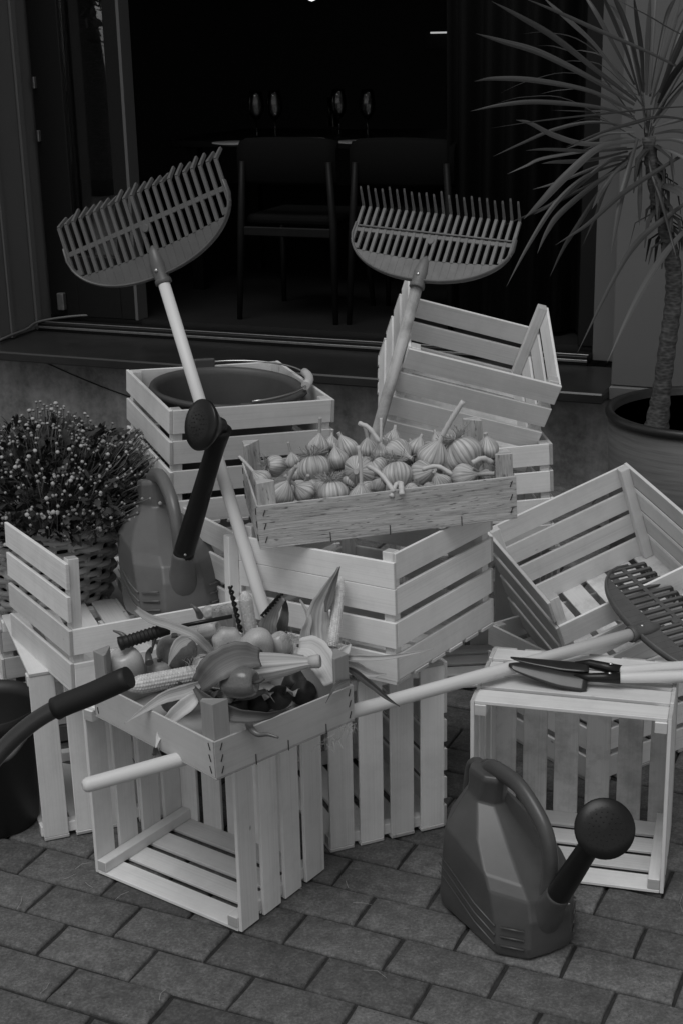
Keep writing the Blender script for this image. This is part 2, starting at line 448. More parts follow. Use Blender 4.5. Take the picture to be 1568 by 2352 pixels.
# building: wall things in the building frame
def bbox_thing(name, label, cat, lo, hi, mat, bev=.004):
    mb = MB(); mb.box(lo, hi); o = mb.obj(name, mat, bev=bev); o.matrix_world = BM; return tag(o, label, cat)
bbox_thing('plinth_wall', 'stained dark concrete plinth wall below the black door sill', 'wall', (-9, 5.36, -.03), (4, 5.75, .345), M['concrete'])
bbox_thing('door_sill', 'wide black stone sill below the dark doorway', 'sill', (-9, 5.25, .35), (-1.125, 5.70, .39), M['sill'], .006)
th = thing('door_threshold', 'thin metal threshold rail along the foot of the dark doorway', 'threshold', BM)
mb = MB(); mb.box((-3.87, 5.705, .385), (-1.29, 5.80, .425)); mb.obj('rail', M['frame'], th, .003)
mb = MB(); mb.box((-3.87, 5.698, .402), (-1.29, 5.704, .412)); mb.box((-3.87, 5.72, .4255), (-1.29, 5.728, .430)); mb.obj('metal_edge', M['alu'], th, .001)

lp = thing('painted_pillar', 'grey painted pillar at the left side of the doorway with moulded strips', 'pillar', BM)
mb = MB(); mb.box((-6.5, 5.42, .392), (-3.87, 6.1, 3.6)); mb.obj('pillar_body', M['paint'], lp, .004)
mb = MB(); mb.box((-3.868, 5.70, .392), (-3.855, 5.74, 3.6)); mb.box((-3.868, 5.50, .392), (-3.858, 5.53, 3.6)); mb.obj('moulding', M['paint'], lp, .003)
rp = thing('painted_pillar', 'grey painted pillar behind the spiky potted palm', 'pillar', BM)
mb = MB(); mb.box((-1.12, 5.36, .40), (3.5, 6.2, 3.6)); mb.obj('pillar_body', M['paint'], rp, .004)
mb = MB(); mb.box((-1.29, 5.79, .392), (-1.118, 6.15, 3.6)); mb.obj('return', M['paint'], rp, .003)
mb = MB(); mb.box((-1.125, 5.345, .346), (3.5, 5.75, .398)); mb.obj('base_ledge', M['paint'], rp, .004)

# hinged glass door leaf
dl = thing('glass_door_leaf', 'tall black framed glass door leaf folded at the left of the doorway', 'door', BM)
mb = MB()
for b0, b1 in ((-3.855, -3.70), (-3.475, -3.39)): mb.box((b0, 5.82, .44), (b1, 5.88, 3.2))
mb.box((-3.70, 5.82, .44), (-3.475, 5.88, .72)); mb.obj('frame', M['frame'], dl, .003)
mb = MB(); mb.box((-3.40, 5.812, .44), (-3.385, 5.90, 3.2)); mb.obj('edge_seal', M['cable'], dl, .001)
mb = MB(); mb.box((-3.70, 5.846, .72), (-3.475, 5.852, 3.2)); mb.obj('glass_pane', M['glass'], dl)
mb = MB(); mb.box((-3.80, 5.79, .47), (-3.765, 5.82, .55)); mb.obj('hinge', M['alu'], dl, .004)
for z in (1.46, 1.23):
    mb = MB(); mb.box((-3.84, 5.80, z), (-3.83, 5.82, z + .05)); mb.obj('hinge', M['alu'], dl, .002)
bbox_thing('door_frame', 'black door frame post beside the right pillar', 'frame', (-1.36, 5.82, .44), (-1.292, 5.90, 3.2), M['frame'])
bbox_thing('door_lintel', 'black lintel over the wide doorway', 'lintel', (-3.9, 5.45, 3.2), (-1.1, 6.1, 3.7), M['frame'])

# cables
c1 = MB(); c1.tube(catmull([at(-25, 790, y=5.75) if False else bw_pt(-3.845, 5.30, .40), bw_pt(-3.85, 5.45, .41), bw_pt(-3.85, 5.60, .415), bw_pt(-3.845, 5.70, .432), bw_pt(-3.72, 5.80, .445), bw_pt(-3.55, 5.86, .45)], 6), .006, 8)
tag(c1.obj('power_cable', M['cable']), 'grey cable lying along the sill beside the left pillar', 'cable')
c2 = MB(); c2.tube(catmull([bw_pt(-3.60, 5.355, .33), bw_pt(-3.42, 5.355, .27), bw_pt(-3.2, 5.353, .21), bw_pt(-2.9, 5.353, .15)], 6), .0025, 6)
tag(c2.obj('thin_wire', M['frame']), 'thin black wire hanging down the concrete plinth wall', 'wire')

# trees on the far side of the street, behind the viewer; the glass door mirrors them
def street_tree(x, y, h, r, seed, label):
    rg = random.Random(seed); t = thing('street_tree', label, 'tree', Matrix.Translation((x, y, -.045)), 'trees across the street')
    mb = MB(); mb.tube(catmull([(0, 0, 0), (.05, .02, h * .3), (-.04, .03, h * .55), (.02, 0, h * .8)], 5), [.17 - .008 * i for i in range(16)], 12); mb.obj('trunk', M['bark'], t)
    mb = MB()
    for k in range(2600):
        c = Vector((rg.gauss(0, 1), rg.gauss(0, 1), rg.gauss(0, .9))).normalized() * r * rg.uniform(.5, 1) * (1 + .25 * math.sin(k * .37)); p = c + Vector((0, 0, h * .72)); dv = Vector((rg.gauss(0, 1), rg.gauss(0, 1), rg.gauss(0, .6))).normalized()
        sd_ = dv.cross(Vector((rg.gauss(0, 1), rg.gauss(0, 1), 1))).normalized(); l = rg.uniform(.10, .22); b = len(mb.v)
        mb.v += [p, p + dv * l * .5 + sd_ * l * .25, p + dv * l, p + dv * l * .5 - sd_ * l * .25]; mb.face([b, b + 1, b + 2, b + 3], [(0, 0)] * 4, rg.random())
    mb.obj('crown', M['treeleaf'], t)
M['treeleaf'] = toned('tree_leaf', .04, .14, .6, .1)
street_tree(-9.2, .8, 4.3, 1.5, 1, 'leafy street tree across the road, seen only mirrored in the glass door')
street_tree(-11.4, .6, 4.6, 1.7, 2, 'second leafy street tree, left of the mirrored one')
street_tree(-10.4, -1.6, 5.0, 1.7, 3, 'taller street tree farthest behind, mirrored in the glass door')

# interior room
rm = MB(); rm.box((-8, 5.84, .40), (2.5, 11.5, .44)); tag(rm.obj('room_floor', M['floorwood']), kind='structure').matrix_world = BM
for nm, lab, lo, hi in (('room_wall', 'dark back wall inside the room beyond the doorway', (-8, 11.5, .4), (2.5, 11.7, 3.4)),
                        ('room_wall', 'dark side wall inside the room at the left', (-8.2, 6.15, .4), (-8, 11.5, 3.4)),
                        ('room_wall', 'dark side wall inside the room at the right', (2.5, 6.25, .4), (2.7, 11.5, 3.4)),
                        ('room_ceiling', 'dark ceiling inside the room beyond the doorway', (-8.2, 5.84, 3.4), (2.7, 11.7, 3.6))):
    bbox_thing(nm, lab, 'ceiling' if 'ceil' in nm else 'wall', lo, hi, M['room'])
def curtain(b0, b1, n0, folds, label):
    mb = MB(); k = folds * 10; base = 0
    for i in range(k + 1):
        t = i / k; b = b0 + (b1 - b0) * t; n = n0 + .035 * math.sin(t * folds * 2 * math.pi) + .012 * math.sin(t * folds * 5.1)
        for z in (.46, 1.8, 3.3): mb.v.append(Vector((b, n + (.01 * math.sin(z * 3 + t * 9)), z)))
    for i in range(k):
        for q in range(2):
            a = i * 3 + q; mb.face([a, a + 3, a + 4, a + 1], [(0, 0)] * 4, .5, True)
    o = mb.obj('curtain', M['curtain'], solid=.004); o.matrix_world = BM; tag(o, label, 'curtain')
curtain(-1.98, -1.36, 6.02, 6, 'dark pleated curtain gathered at the right of the doorway')

# dining chairs
def make_chair(label):
    t = thing('dining_chair', label, 'chair', None, 'dark dining chairs inside the doorway')
    sh = MB()  # backrest: curved padded slab
    for k in range(13):
        u = k / 12 * 2 - 1; x = u * .235; y = .03 * (u * u)
        for z, th_ in ((.60, .0), (.615, .016), (.70, .02), (.785, .018), (.805, 0)):
            zz = z - (.035 if abs(u) > .95 and z > .7 else .012 * u * u if z > .7 else 0)
            sh.v.append(Vector((x, y - th_, zz)))
        for z, th_ in ((.785, .018), (.70, .02), (.615, .016)):
            sh.v.append(Vector((x, y + th_, z)))
    for k in range(12):
        for q in range(8):
            a, b = k * 8 + q, k * 8 + (q + 1) % 8; sh.face([a, b, b + 8, a + 8], [(0, 0)] * 4, .5, True)
    for e in (0, 12): sh.face([e * 8 + q for q in range(8)][::1 if e else -1], [(0, 0)] * 8)
    sh.obj('backrest', M['chairfab'], t)
    se = MB(); se.box((-.215, .03, .42), (.215, .43, .465)); se.obj('seat', M['chairfab'], t, .02, seg=3)
    for sx in (-1, 1):
        l = MB(); l.tube([(sx * .235, -.03, 0), (sx * .222, .0, .42), (sx * .205, .0, .70)], [.012, .018, .014], 10); l.obj('leg', M['chairleg'], t)
        l = MB(); l.tube([(sx * .23, .45, 0), (sx * .2, .40, .42)], [.011, .017], 10); l.obj('leg', M['chairleg'], t)
    rl = MB(); rl.box((-.21, -.008, .375), (.21, .012, .415)); rl.obj('seat_rail', M['chairleg'], t, .004)
    return t
ch = make_chair('dark dining chair with its back to the doorway, left of the two')
ch.matrix_world = BM @ Matrix.Translation((-2.715, 6.0, .44))
copy_thing(ch, BM @ Matrix.Translation((-2.19, 6.02, .44)), 'dark dining chair behind the right rake head')
# table and tableware
tb = thing('dining_table', 'long dark dining table behind the two chairs', 'table', BM @ Matrix.Translation((-2.3, 7.0, .44)))
mb = MB(); mb.box((-1.3, -.42, .705), (1.3, .42, .74)); mb.obj('tabletop', M['tabletop'], tb, .004)
for sx in (-1, 1):
    for sy in (-1, 1):
        mb = MB(); mb.box((sx * 1.2 - .03, sy * .34 - .03, 0), (sx * 1.2 + .03, sy * .34 + .03, .704)); mb.obj('leg', M['tabletop'], tb)
def make_glass(label, mat):
    t = thing('wine_glass', label, 'wine glass', mat, 'wine glasses on the dark table')
    mb = MB(); mb.lathe([(.033, .0), (.032, .003), (.006, .006), (.004, .02), (.004, .085)], 20); mb.obj('stem', M['wineglass'], t)
    mb = MB(); mb.lathe([(.004, .085), (.018, .092), (.034, .115), (.04, .14), (.037, .18), (.030, .225), (.0285, .225), (.0355, .18), (.0385, .14), (.0325, .117), (.016, .095), (.003, .089)], 28); mb.obj('bowl', M['wineglass'], t)
    return t
def tab_at(px, py_b):
    p = at(px, py_b, z=1.18); return p
gl = None
for px, pb, lab in ((591, 318, 'wine glass on the dark table, leftmost of the row'), (633, 318, 'wine glass just right of the leftmost wine glass'),
                    (779, 314, 'wine glass in the middle, beside the tall tumbler'), (844, 316, 'wine glass right of the tall tumbler'),
                    (1066, 318, 'wine glass near the curtain, left of the last one'), (1104, 318, 'wine glass nearest the curtain')):
    mt = Matrix.Translation(tab_at(px, pb))
    gl = make_glass(lab, mt) if gl is None else (copy_thing(gl, mt, lab) and gl)
mb = MB(); mb.lathe([(.032, 0), (.034, .15), (.0315, .15), (.03, .006)], 24); o = mb.obj('tall_tumbler', M['wineglass']); o.location = at(767, 290, z=1.18)
tag(o, 'tall straight glass tumbler standing on the dark table', 'tumbler')
pl0 = None
for px, pb, lab in ((545, 334, 'white plate at the left end of the table above the chair'), (690, 326, 'white plate behind the left chair back'),
                    (830, 332, 'white plate between the two chair backs'), (1085, 333, 'white plate near the curtain')):
    p = at(px, pb, z=1.182)
    if pl0 is None:
        mb = MB(); mb.lathe([(.05, 0), (.06, .002), (.115, .012), (.116, .015), (.06, .006), (.0, .005)], 36); pl0 = mb.obj('dinner_plate', M['china']); pl0.location = p; tag(pl0, lab, 'plate', 'white plates on the dark table')
    else:
        c = pl0.copy(); COL.objects.link(c); c.location = p; c['label'] = lab
# pendant bulb at the top, lit shelf at the back
pd = thing('pendant_lamp', 'small bright pendant bulb at the top of the doorway', 'lamp', Matrix.Translation(at(716, -6, y=7.2)))
mb = MB(); mb.lathe([(.0, -.018), (.016, -.012), (.022, .004), (.014, .02), (.0, .022)], 16); mb.obj('bulb', M['lamp'], pd)
mb = MB(); mb.lathe([(.012, .02), (.014, .03), (.012, .06), (.003, .065), (.003, 1.3)], 10); mb.obj('holder', M['frame'], pd)
sh = thing('wall_shelf', 'dark wall shelf with a thin lit strip deep inside the room', 'shelf', Matrix.Translation(at(1050, 74, y=9.5)) @ Matrix.Rotation(-R(22.5), 4, 'Z'))
mb = MB(); mb.box((-.17, -.02, -.005), (.17, .0, .005)); mb.obj('lit_strip', M['led'], sh)
mb = MB(); mb.box((-.22, .005, -.10), (.22, .25, .012)); mb.obj('shelf_body', M['chairleg'], sh, .003)

# ================================================================= CRATES
Q, P, H = .40, .395, .27
TS, WS = .008, .0552; PITCHS = (H - WS) / 3
def make_crate(label, mat, missing={}, shift={}, inner='wood', local=None, noposts=()):
    """crate frame: q 0..Q, p 0..P, h 0..H (opening at h=H). side q0/q1 slats run along p, full length; p0/p1 run along q, between them"""
    t = thing('wooden_crate', label, 'crate', mat, 'pale slatted wooden crates')
    lm = local if local is not None else Matrix.Identity(4)
    def J(): return random.uniform(-.0012, .0012)
    for side in ('q0', 'q1', 'p0', 'p1'):
        mb = MB(); used = False
        for k in range(4):
            if k in missing.get(side, ()): continue
            used = True
            z1 = H - PITCHS * k + shift.get((side, k), 0) + J(); z0 = z1 - WS; e = .0004
            if side == 'q0': mb.box((0, J(), z0), (TS, P + J(), z1), lm)
            elif side == 'q1': mb.box((Q - TS, J(), z0), (Q, P + J(), z1), lm)
            elif side == 'p0': mb.box((TS + e, 0 + abs(J()), z0), (Q - TS - e, TS, z1), lm)
            else: mb.box((TS + e, P - TS, z0), (Q - TS - e, P - abs(J()), z1), lm)
        if used: mb.obj('side_slats', M['wood'], t, .0011)
    mb = MB(); bwid = (Q - 5 * .0165) / 6
    for k in range(6):
        q0 = k * (bwid + .0165)
        mb.box((q0 + (.001 if k == 0 else 0), J() , -.0085), (q0 + bwid - (.001 if k == 5 else 0), P + J(), -.0003), lm)
    mb.obj('bottom_slats', M[inner], t, .0011)
    c = .024
    for pi, (q0, p0) in enumerate(((TS + .0005, TS + .0005), (Q - TS - c - .0005, TS + .0005), (TS + .0005, P - TS - c - .0005), (Q - TS - c - .0005, P - TS - c - .0005))):
        if pi in noposts: continue
        mb = MB(); mb.box((q0, p0, .0005), (q0 + c, p0 + c, H + random.uniform(.000, .006)), lm); mb.obj('corner_post', M['wood'], t, .0011)
    return t
def lmat(qx, px_, hx, org):
    m = Matrix.Identity(4)
    for i in range(3): m[i][0] = qx[i]; m[i][1] = px_[i]; m[i][2] = hx[i]; m[i][3] = org[i]
    return m
ON_SIDE = lmat((1, 0, 0), (0, 0, 1), (0, -1, 0), (0, H, 0))        # opening to local -y, p vertical
ON_END = lmat((0, 0, 1), (0, 1, 0), (-1, 0, 0), (H, 0, 0))         # opening to local -x, q vertical
SWAP = lmat((0, 1, 0), (-1, 0, 0), (0, 0, 1), (P, 0, 0))           # upright, turned a quarter
d = R
make_crate('empty crate on its side at the lower front, mouth facing left under the vegetable tray', pose(-.5386, 2.7429, .003, -.6285, 0, 0), local=ON_SIDE)
make_crate('crate on its side at the right with two trowels on top, mouth facing the viewer', pose(.2531, 2.7177, .003, -.2749, .006, -.003), local=ON_SIDE, inner='wood_in')
make_crate('crate standing on end behind the vegetable tray, slats upright beside the grey paving', pose(-.0396, 2.7967, .003, .382, 0, 0), local=ON_END)
make_crate('crate standing on end at far left below the wicker basket crate', pose(-.670, 2.872, .002, R(20.3), R(-1.8), 0), local=ON_END, missing={'p1': (0, 1, 2, 3)})
make_crate('upright crate in the middle under the garlic tray, its top left slat sagging', pose(-.2183, 2.9576, .4213, -.6136, -.0224, -.0347), local=SWAP, shift={('q0', 0): -.0162})
make_crate('open-fronted crate at left holding the watering can, low front boards', pose(-.561, 2.768, .416, R(29.87), R(-3.0), R(2.73)), missing={'p0': (0, 1), 'p1': (0, 1, 2, 3)}, noposts=(2,))
make_crate('upright crate holding the large bucket, top of the back left stack', pose(-.3957, 3.2277, .6153, .3761, .0418, .044))
make_crate('upright crate partly hidden behind the garlic, under the tilted crate', pose(.1481, 3.54, .4029, .0726, -.0067, -.0487), inner='wood_in')
make_crate('crate tilted forward behind the garlic tray, highest of all', pose(.0948, 3.6109, .7087, -.0447, .3311, .2961), local=SWAP, missing={'q1': (0,)}, inner='wood_in')
make_crate('crate tipped towards the viewer at the right, holding a rake head', pose(.540, 3.132, .207, R(15.877), R(7.261), R(-20.673)), missing={'p0': (0,)}, inner='wood_in')
make_crate('crate on the paving at far right, below the tipped crate', pose(.575, 3.066, .010, R(33.5)), inner='wood_in')
make_crate('crate on the paving under the wicker basket, mostly hidden', pose(-.835, 3.30, .325, R(20)), local=lmat((1, 0, 0), (0, -1, 0), (0, 0, -1), (0, P, -.0)))
mb = MB(); mb.box((0, 0, 0), (.4, .39, .048)); o = mb.obj('concrete_slab', M['concrete'], bev=.004); o.matrix_world = pose(-.835, 3.30, .004, R(20)); tag(o, 'flat concrete slab lying under the basket crate', 'slab')
make_crate('hidden lower crate under the bucket crate, on the paving', pose(-.35, 3.27, .012, R(23)))
make_crate('hidden middle crate under the bucket crate', pose(-.38, 3.25, .305, R(20)), inner='wood_in')
make_crate('hidden crate on its side under the crate behind the garlic', pose(.17, 3.60, .003, R(4)), local=ON_SIDE)

# ================================================================= TRAYS
def make_tray(label, mat, a, b, h, post, wood, dark_posts, group='produce trays'):
    t = thing('produce_tray', label, 'tray', mat, group); th_ = .0045
    mb = MB(); mb.box((0, 0, -.004), (a, b, -.0002)); mb.obj('tray_bottom', wood, t, .0008)
    walls = [((0, 0, 0), (a, th_, h)), ((0, b - th_, 0), (a, b, h)), ((0, th_ + .0004, 0), (th_, b - th_ - .0004, h)), ((a - th_, th_ + .0004, 0), (a, b - th_ - .0004, h))]
    for i, (lo, hi) in enumerate(walls):
        mb = MB(); mb.box(lo, hi); mb.obj('side_board', wood, t, .0008)
    L_ = .036; pm = M['post_dark'] if dark_posts else wood
    for sx, sy in ((0, 0), (1, 0), (0, 1), (1, 1)):
        mb = MB(); x0 = th_ + .0006 if sx == 0 else a - th_ - .0006; y0 = th_ + .0006 if sy == 0 else b - th_ - .0006
        dx = L_ * (1 if sx == 0 else -1); dy = L_ * (1 if sy == 0 else -1)
        z1 = h + post * random.uniform(.92, 1.08)
        tri = [(x0, y0), (x0 + dx, y0), (x0 + dx, y0 + dy * .18), (x0 + dx * .18, y0 + dy), (x0, y0 + dy)]
        if (sx + sy) % 2: tri = tri[::-1]
        n = len(tri); mb.v = [Vector((x, y, .001)) for x, y in tri] + [Vector((x, y, z1 + random.uniform(-.002, .002))) for x, y in tri]
        for q in range(n):
            q2 = (q + 1) % n; mb.face([q, q2, n + q2, n + q], [(0, q * .02), (0, q * .02 + .02), (z1, q * .02 + .02), (z1, q * .02)], random.random())
        mb.face([n + q for q in range(n)], [(mb.v[q].x * .3, mb.v[q].y) for q in range(n)], .2)
        mb.face(list(range(n))[::-1], [(0, 0)] * n)
        mb.obj('corner_post', pm, t, .001)
    st = MB()
    def stap(p, q): st.tube([p, (Vector(p) + Vector(q)) / 2, q], .0009, 5)
    for z in (h * .18, h * .5, h * .82):
        for x in (.012, a - .014): stap((x, -.001, z - .006), (x + .005, -.001, z + .007))
        stap((-.001, .012, z - .006), (-.001, .017, z + .007)); stap((-.001, b - .014, z - .006), (-.001, b - .012, z + .007))
    for u in (.27, .5, .78):
        stap((a * u, -.001, -.005), (a * u, -.001, .016))
    st.obj('staples', M['staple'], t)
    return t
KM = Matrix.Translation(CAMPOS) @ Matrix.Scale(.980, 4) @ Matrix.Translation(-CAMPOS) @ pose(-.2386, 2.4109, .3976, .7324, -.0225, -.004)
KM = Matrix.Translation(KM.translation) @ KM.to_3x3().normalized().to_4x4()
KA, KB, KH = .337, .392, .072
make_tray('shallow plywood tray of peppers, corn and gourds at the front', KM, KA, KB, KH, .066, M['ply_clean'], True)
LM = pose(-.1672, 2.8378, .692, .1513, .0217, -.0507); LA, LB, LH = .54, .30, .09
make_tray('shallow rough plywood tray heaped with garlic', LM, LA, LB, LH, .05, M['ply'], False)

# ================================================================= PAVEMENT THINGS
def pole_between(name, a, b, r, mat, parent, tip=True):
    a, b = Vector(a), Vector(b); dv = (b - a).normalized(); mb = MB()
    pts = [a, a + dv * r * .25, a + dv * r * .7] + [a + (b - a) * t for t in (.15, .4, .7)] + [b]
    mb.tube(pts, [r * .45, r * .8, r * .98, r, r, r * .98, r * .95] , 18); return mb.obj(name, mat, parent)

# ---- rake head
def rake_head_mesh(bar, tipz):
    """local: x across, y towards the tines, z normal; socket end at the origin"""
    mb = MB(); N = 22; hw = .208; th_ = .005
    yl = .192; yt = yl + .027; xs = [-hw + 2 * hw * i / (N - 1) for i in range(N)]; tw = .0086
    def arc(x): # outer lower edge
        u = abs(x) / .213; return .008 + .115 * (1 - math.sqrt(max(0, 1 - min(1, u) ** 2.2)))
    def solid(poly, z0, z1):
        n = len(poly); b = len(mb.v)
        for z in (z0, z1): mb.v.extend(Vector((x, y, z)) for x, y in poly)
        mb.face([b + n + k for k in range(n)], [poly[k] for k in range(n)], .5); mb.face([b + k for k in range(n)][::-1], [poly[k] for k in range(n)][::-1], .5)
        for k in range(n):
            k2 = (k + 1) % n; mb.face([b + k, b + k2, b + n + k2, b + n + k], [(0, 0)] * 4, .5)
    # blade: quad columns between tine centre lines, solid under slots
    def slot0(x): return max(arc(x) + .013, .066 + .012 * (abs(x) / hw) ** 2)
    mid0, mid1 = .122, .133
    for i in range(N - 1):
        xa, xb = xs[i], xs[i + 1]; xm = (xa + xb) / 2
        s0 = slot0(xm)
        k = 5
        low = [(xa + (xb - xa) * q / k, arc(xa + (xb - xa) * q / k)) for q in range(k + 1)]
        top = min(s0, mid0 - .004)
        solid(low + [(xb - tw / 2, top), (xb - tw / 2 - .002, top - .002), (xm, top - .0045), (xa + tw / 2 + .002, top - .002), (xa + tw / 2, top)][0:0] + [(xb, top - .003), (xa, top - .003)], -th_ / 2, th_ / 2)
        # mid band
        solid([(xa, mid0), (xb, mid0), (xb, mid1), (xa, mid1)], -th_ / 2, th_ / 2)
    for i, x in enumerate(xs):   # tine ribs
        y0 = slot0(x) - .005 if 0 < i < N - 1 else arc(x)
        y0 = min(y0, .12)
        solid([(x - tw / 2, y0), (x + tw / 2, y0), (x + tw / 2 * .9, yl), (x - tw / 2 * .9, yl)], -th_ / 2 - .0012, th_ / 2 + .0012)
        # bent tip
        b = len(mb.v); tz = tipz; jj = random.uniform(-.004, .004); yj = yl - .0015; w2 = tw / 2 * .85; w3 = tw / 2 * .6
        for (yy, zz, ww) in ((yj, 0, w2), (yl + .002, tz * .06, w2), (yt + jj, tz + jj, w3)):
            mb.v.extend([Vector((x - ww, yy - .003, zz - .003)), Vector((x + ww, yy - .003, zz - .003)), Vector((x + ww, yy + .003, zz + .003)), Vector((x - ww, yy + .003, zz + .003))])
        for r_ in range(2):
            for q in range(4):
                q2 = (q + 1) % 4; mb.face([b + r_ * 4 + q, b + r_ * 4 + q2, b + r_ * 4 + 4 + q2, b + r_ * 4 + 4 + q], [(0, 0)] * 4, .5)
        mb.face([b + 8 + q for q in range(4)], [(0, 0)] * 4, .5)
    # rim along the arc
    rim = [Vector((x, arc(x), 0)) for x in [-.2125 + .425 * k / 60 for k in range(61)]]
    rim = [Vector((-.211, .145, 0))] + rim + [Vector((.211, .145, 0))]
    mb.tube(rim, .0036, 8, flat=2.4)
    if bar: mb.tube([(-.205, .136, th_ / 2 + .003), (.205, .136, th_ / 2 + .003)], .0025, 8)
    # socket
    mb.tube([(0, -.012, .0), (0, -.002, .0), (0, .0, .0), (0, .03, .002), (0, .06, 0), (0, .075, -.003)], [.0188, .0188, .0168, .0175, .0125, .004], 16, flat=.95)
    # centre boss
    mb.tube([(0, .115, -.002), (0, .115, .006)], .009, 14)
    return mb
def make_rake(label, hm, foot, bar, tipz, headmat, polemat, rp_=.0138, hidden=None):
    t = thing('leaf_rake', label, 'rake', Matrix.Translation(foot), 'plastic leaf rakes with wooden poles')
    inv = Matrix.Translation(-Vector(foot))
    h = rake_head_mesh(bar, tipz).obj('rake_head', headmat, t, .0008); h.matrix_local = inv @ hm
    so_ = hm @ Vector((0, .012, 0)); pole_between('pole', (0, 0, 0), so_ - Vector(foot), rp_, polemat, t)
    s = MB(); s.lathe([(.0045, -.001), (.0045, .0015), (.003, .003), (0, .0032)], 12); o = s.obj('screw', M['steel'], t); o.matrix_local = inv @ hm @ Matrix.Translation((0, .018, .0165))
    return t
Bm = Matrix(((1, 0, 0, 0), (0, 0, -1, 0), (0, 1, 0, 0), (0, 0, 0, 1)))
HM1 = pose(-.377, 3.21, 1.186, R(-22.7), R(-9.6), R(-22.0)) @ Bm
k1 = at(603, 1390, y=2.885); s1 = HM1.translation
F1 = s1 + (k1 - s1) * ((s1.z - .418) / (s1.z - k1.z))      # the pole stands on the crate between tray and garlic crate
HM2 = pose(.197, 3.572, 1.102, R(-24.7), R(-36.9), R(4.1)) @ Bm
make_rake('leaf rake leaning on the bucket crate, dark head facing left', HM1, F1, False, -.044, M['rake'], M['pole'])
make_rake('leaf rake with worn pole leaning on the tilted crate', HM2, (-.128, 3.385, .012), True, .047, M['rake_light'], M['pole_old'], .0148)
# third rake lies across the crates with its head in the tipped crate
f3 = at(190, 1806, z=.4145); e3 = at(1455, 1455, z=.430)
py_ = (e3 - f3).normalized(); w_ = Vector((-.5, .866, 0)); w_ = (w_ - py_ * w_.dot(py_)).normalized()
w_ = (w_ + Vector((0, 0, .30))); w_ = (w_ - py_ * w_.dot(py_)).normalized()
nrm = (-w_).cross(py_)
HM3 = Matrix.Identity(4)
for i in range(3): HM3[i][0] = -w_[i]; HM3[i][1] = py_[i]; HM3[i][2] = nrm[i]; HM3[i][3] = e3[i]
make_rake('leaf rake lying across the crates, its head inside the tipped crate', HM3, f3, False, -.045, M['rake'], M['pole'], .0142)

# ---- bucket in the crate
bm_ = pose(-.283, 3.487, .642, .3761, .042, .044)
bk = thing('bucket', 'large round plastic bucket standing in the back left crate', 'bucket', bm_)
mb = MB(); pr = [(.135, 0), (.14, .004), (.158, .12), (.172, .222), (.182, .226), (.187, .232), (.184, .240), (.176, .241), (.168, .236), (.166, .224), (.152, .12), (.134, .012), (0, .010)]
mb.lathe(pr, 64, mod=lambda ph, i: 1 + (.06 * math.exp(-((ph - 5.75) / .12) ** 2) if 3 < i < 10 else 0)); mb.obj('bucket_body', M['bucket'], bk)
lug = MB(); lug.box((-.028, .180, .226), (.028, .190, .262)); lug.obj('bail_lug', M['bucket'], bk, .008, seg=3)
lug = MB(); lug.box((-.028, -.190, .214), (.028, -.180, .246)); lug.obj('bail_lug', M['bucket'], bk, .008, seg=3)
bp_ = [Vector((math.sin(a) * .200, math.cos(a) * .190, .25 + .010 * math.sin(a))) for a in [math.pi * k / 24 for k in range(25)]]
mb = MB(); mb.tube(bp_, .0024, 8); bl = mb.obj('bail', M['steel'], bk)
mb = MB(); gp = bp_[12:18]; mb.tube(gp, .0105, 12); mb.obj('grip', M['gripwood'], bl)

# ---- watering cans
def can_body():
    mb = MB()
    # (z, x0, x1, half width, chamfer)
    st = [(0, -.135, .125, .082, .03), (.006, -.142, .134, .09, .034), (.03, -.146, .138, .094, .036), (.055, -.145, .137, .0945, .038), (.10, -.142, .135, .095, .04), (.160, -.138, .122, .094, .042),
          (.186, -.136, .098, .090, .04), (.212, -.130, .036, .070, .034), (.236, -.124, -.012, .048, .024), (.255, -.119, -.040, .036, .018), (.285, -.116, -.036, .032, .015), (.318, -.115, -.03, .032, .014), (.328, -.112, -.034, .029, .013)]
    n = 0
    for (z, x0, x1, w, c) in st:
        pts = [(x0, -w + c), (x0, w - c), (x0 + c, w), (x1 - c * 1.35, w), (x1, w - c * 1.25), (x1 + .004, 0), (x1, -w + c * 1.25), (x1 - c * 1.35, -w), (x0 + c, -w)]
        sh = min(1, max(0, (z - .07) / .11)) * min(1, max(0, (.30 - z) / .06))
        n = len(pts); mb.v += [Vector((x, y, .93 * (z - .27 * sh * (x + .02)))) for x, y in pts]
    for i in range(len(st) - 1):
        for k in range(n):
            k2 = (k + 1) % n; a = i * n
            mb.face([a + k2, a + k, a + n + k, a + n + k2], [(0, 0)] * 4, .5, True)
    mb.face([k for k in range(n)], [(0, 0)] * n); b = (len(st) - 1) * n; mb.face([b + k for k in range(n)][::-1], [(0, 0)] * n)
    return mb
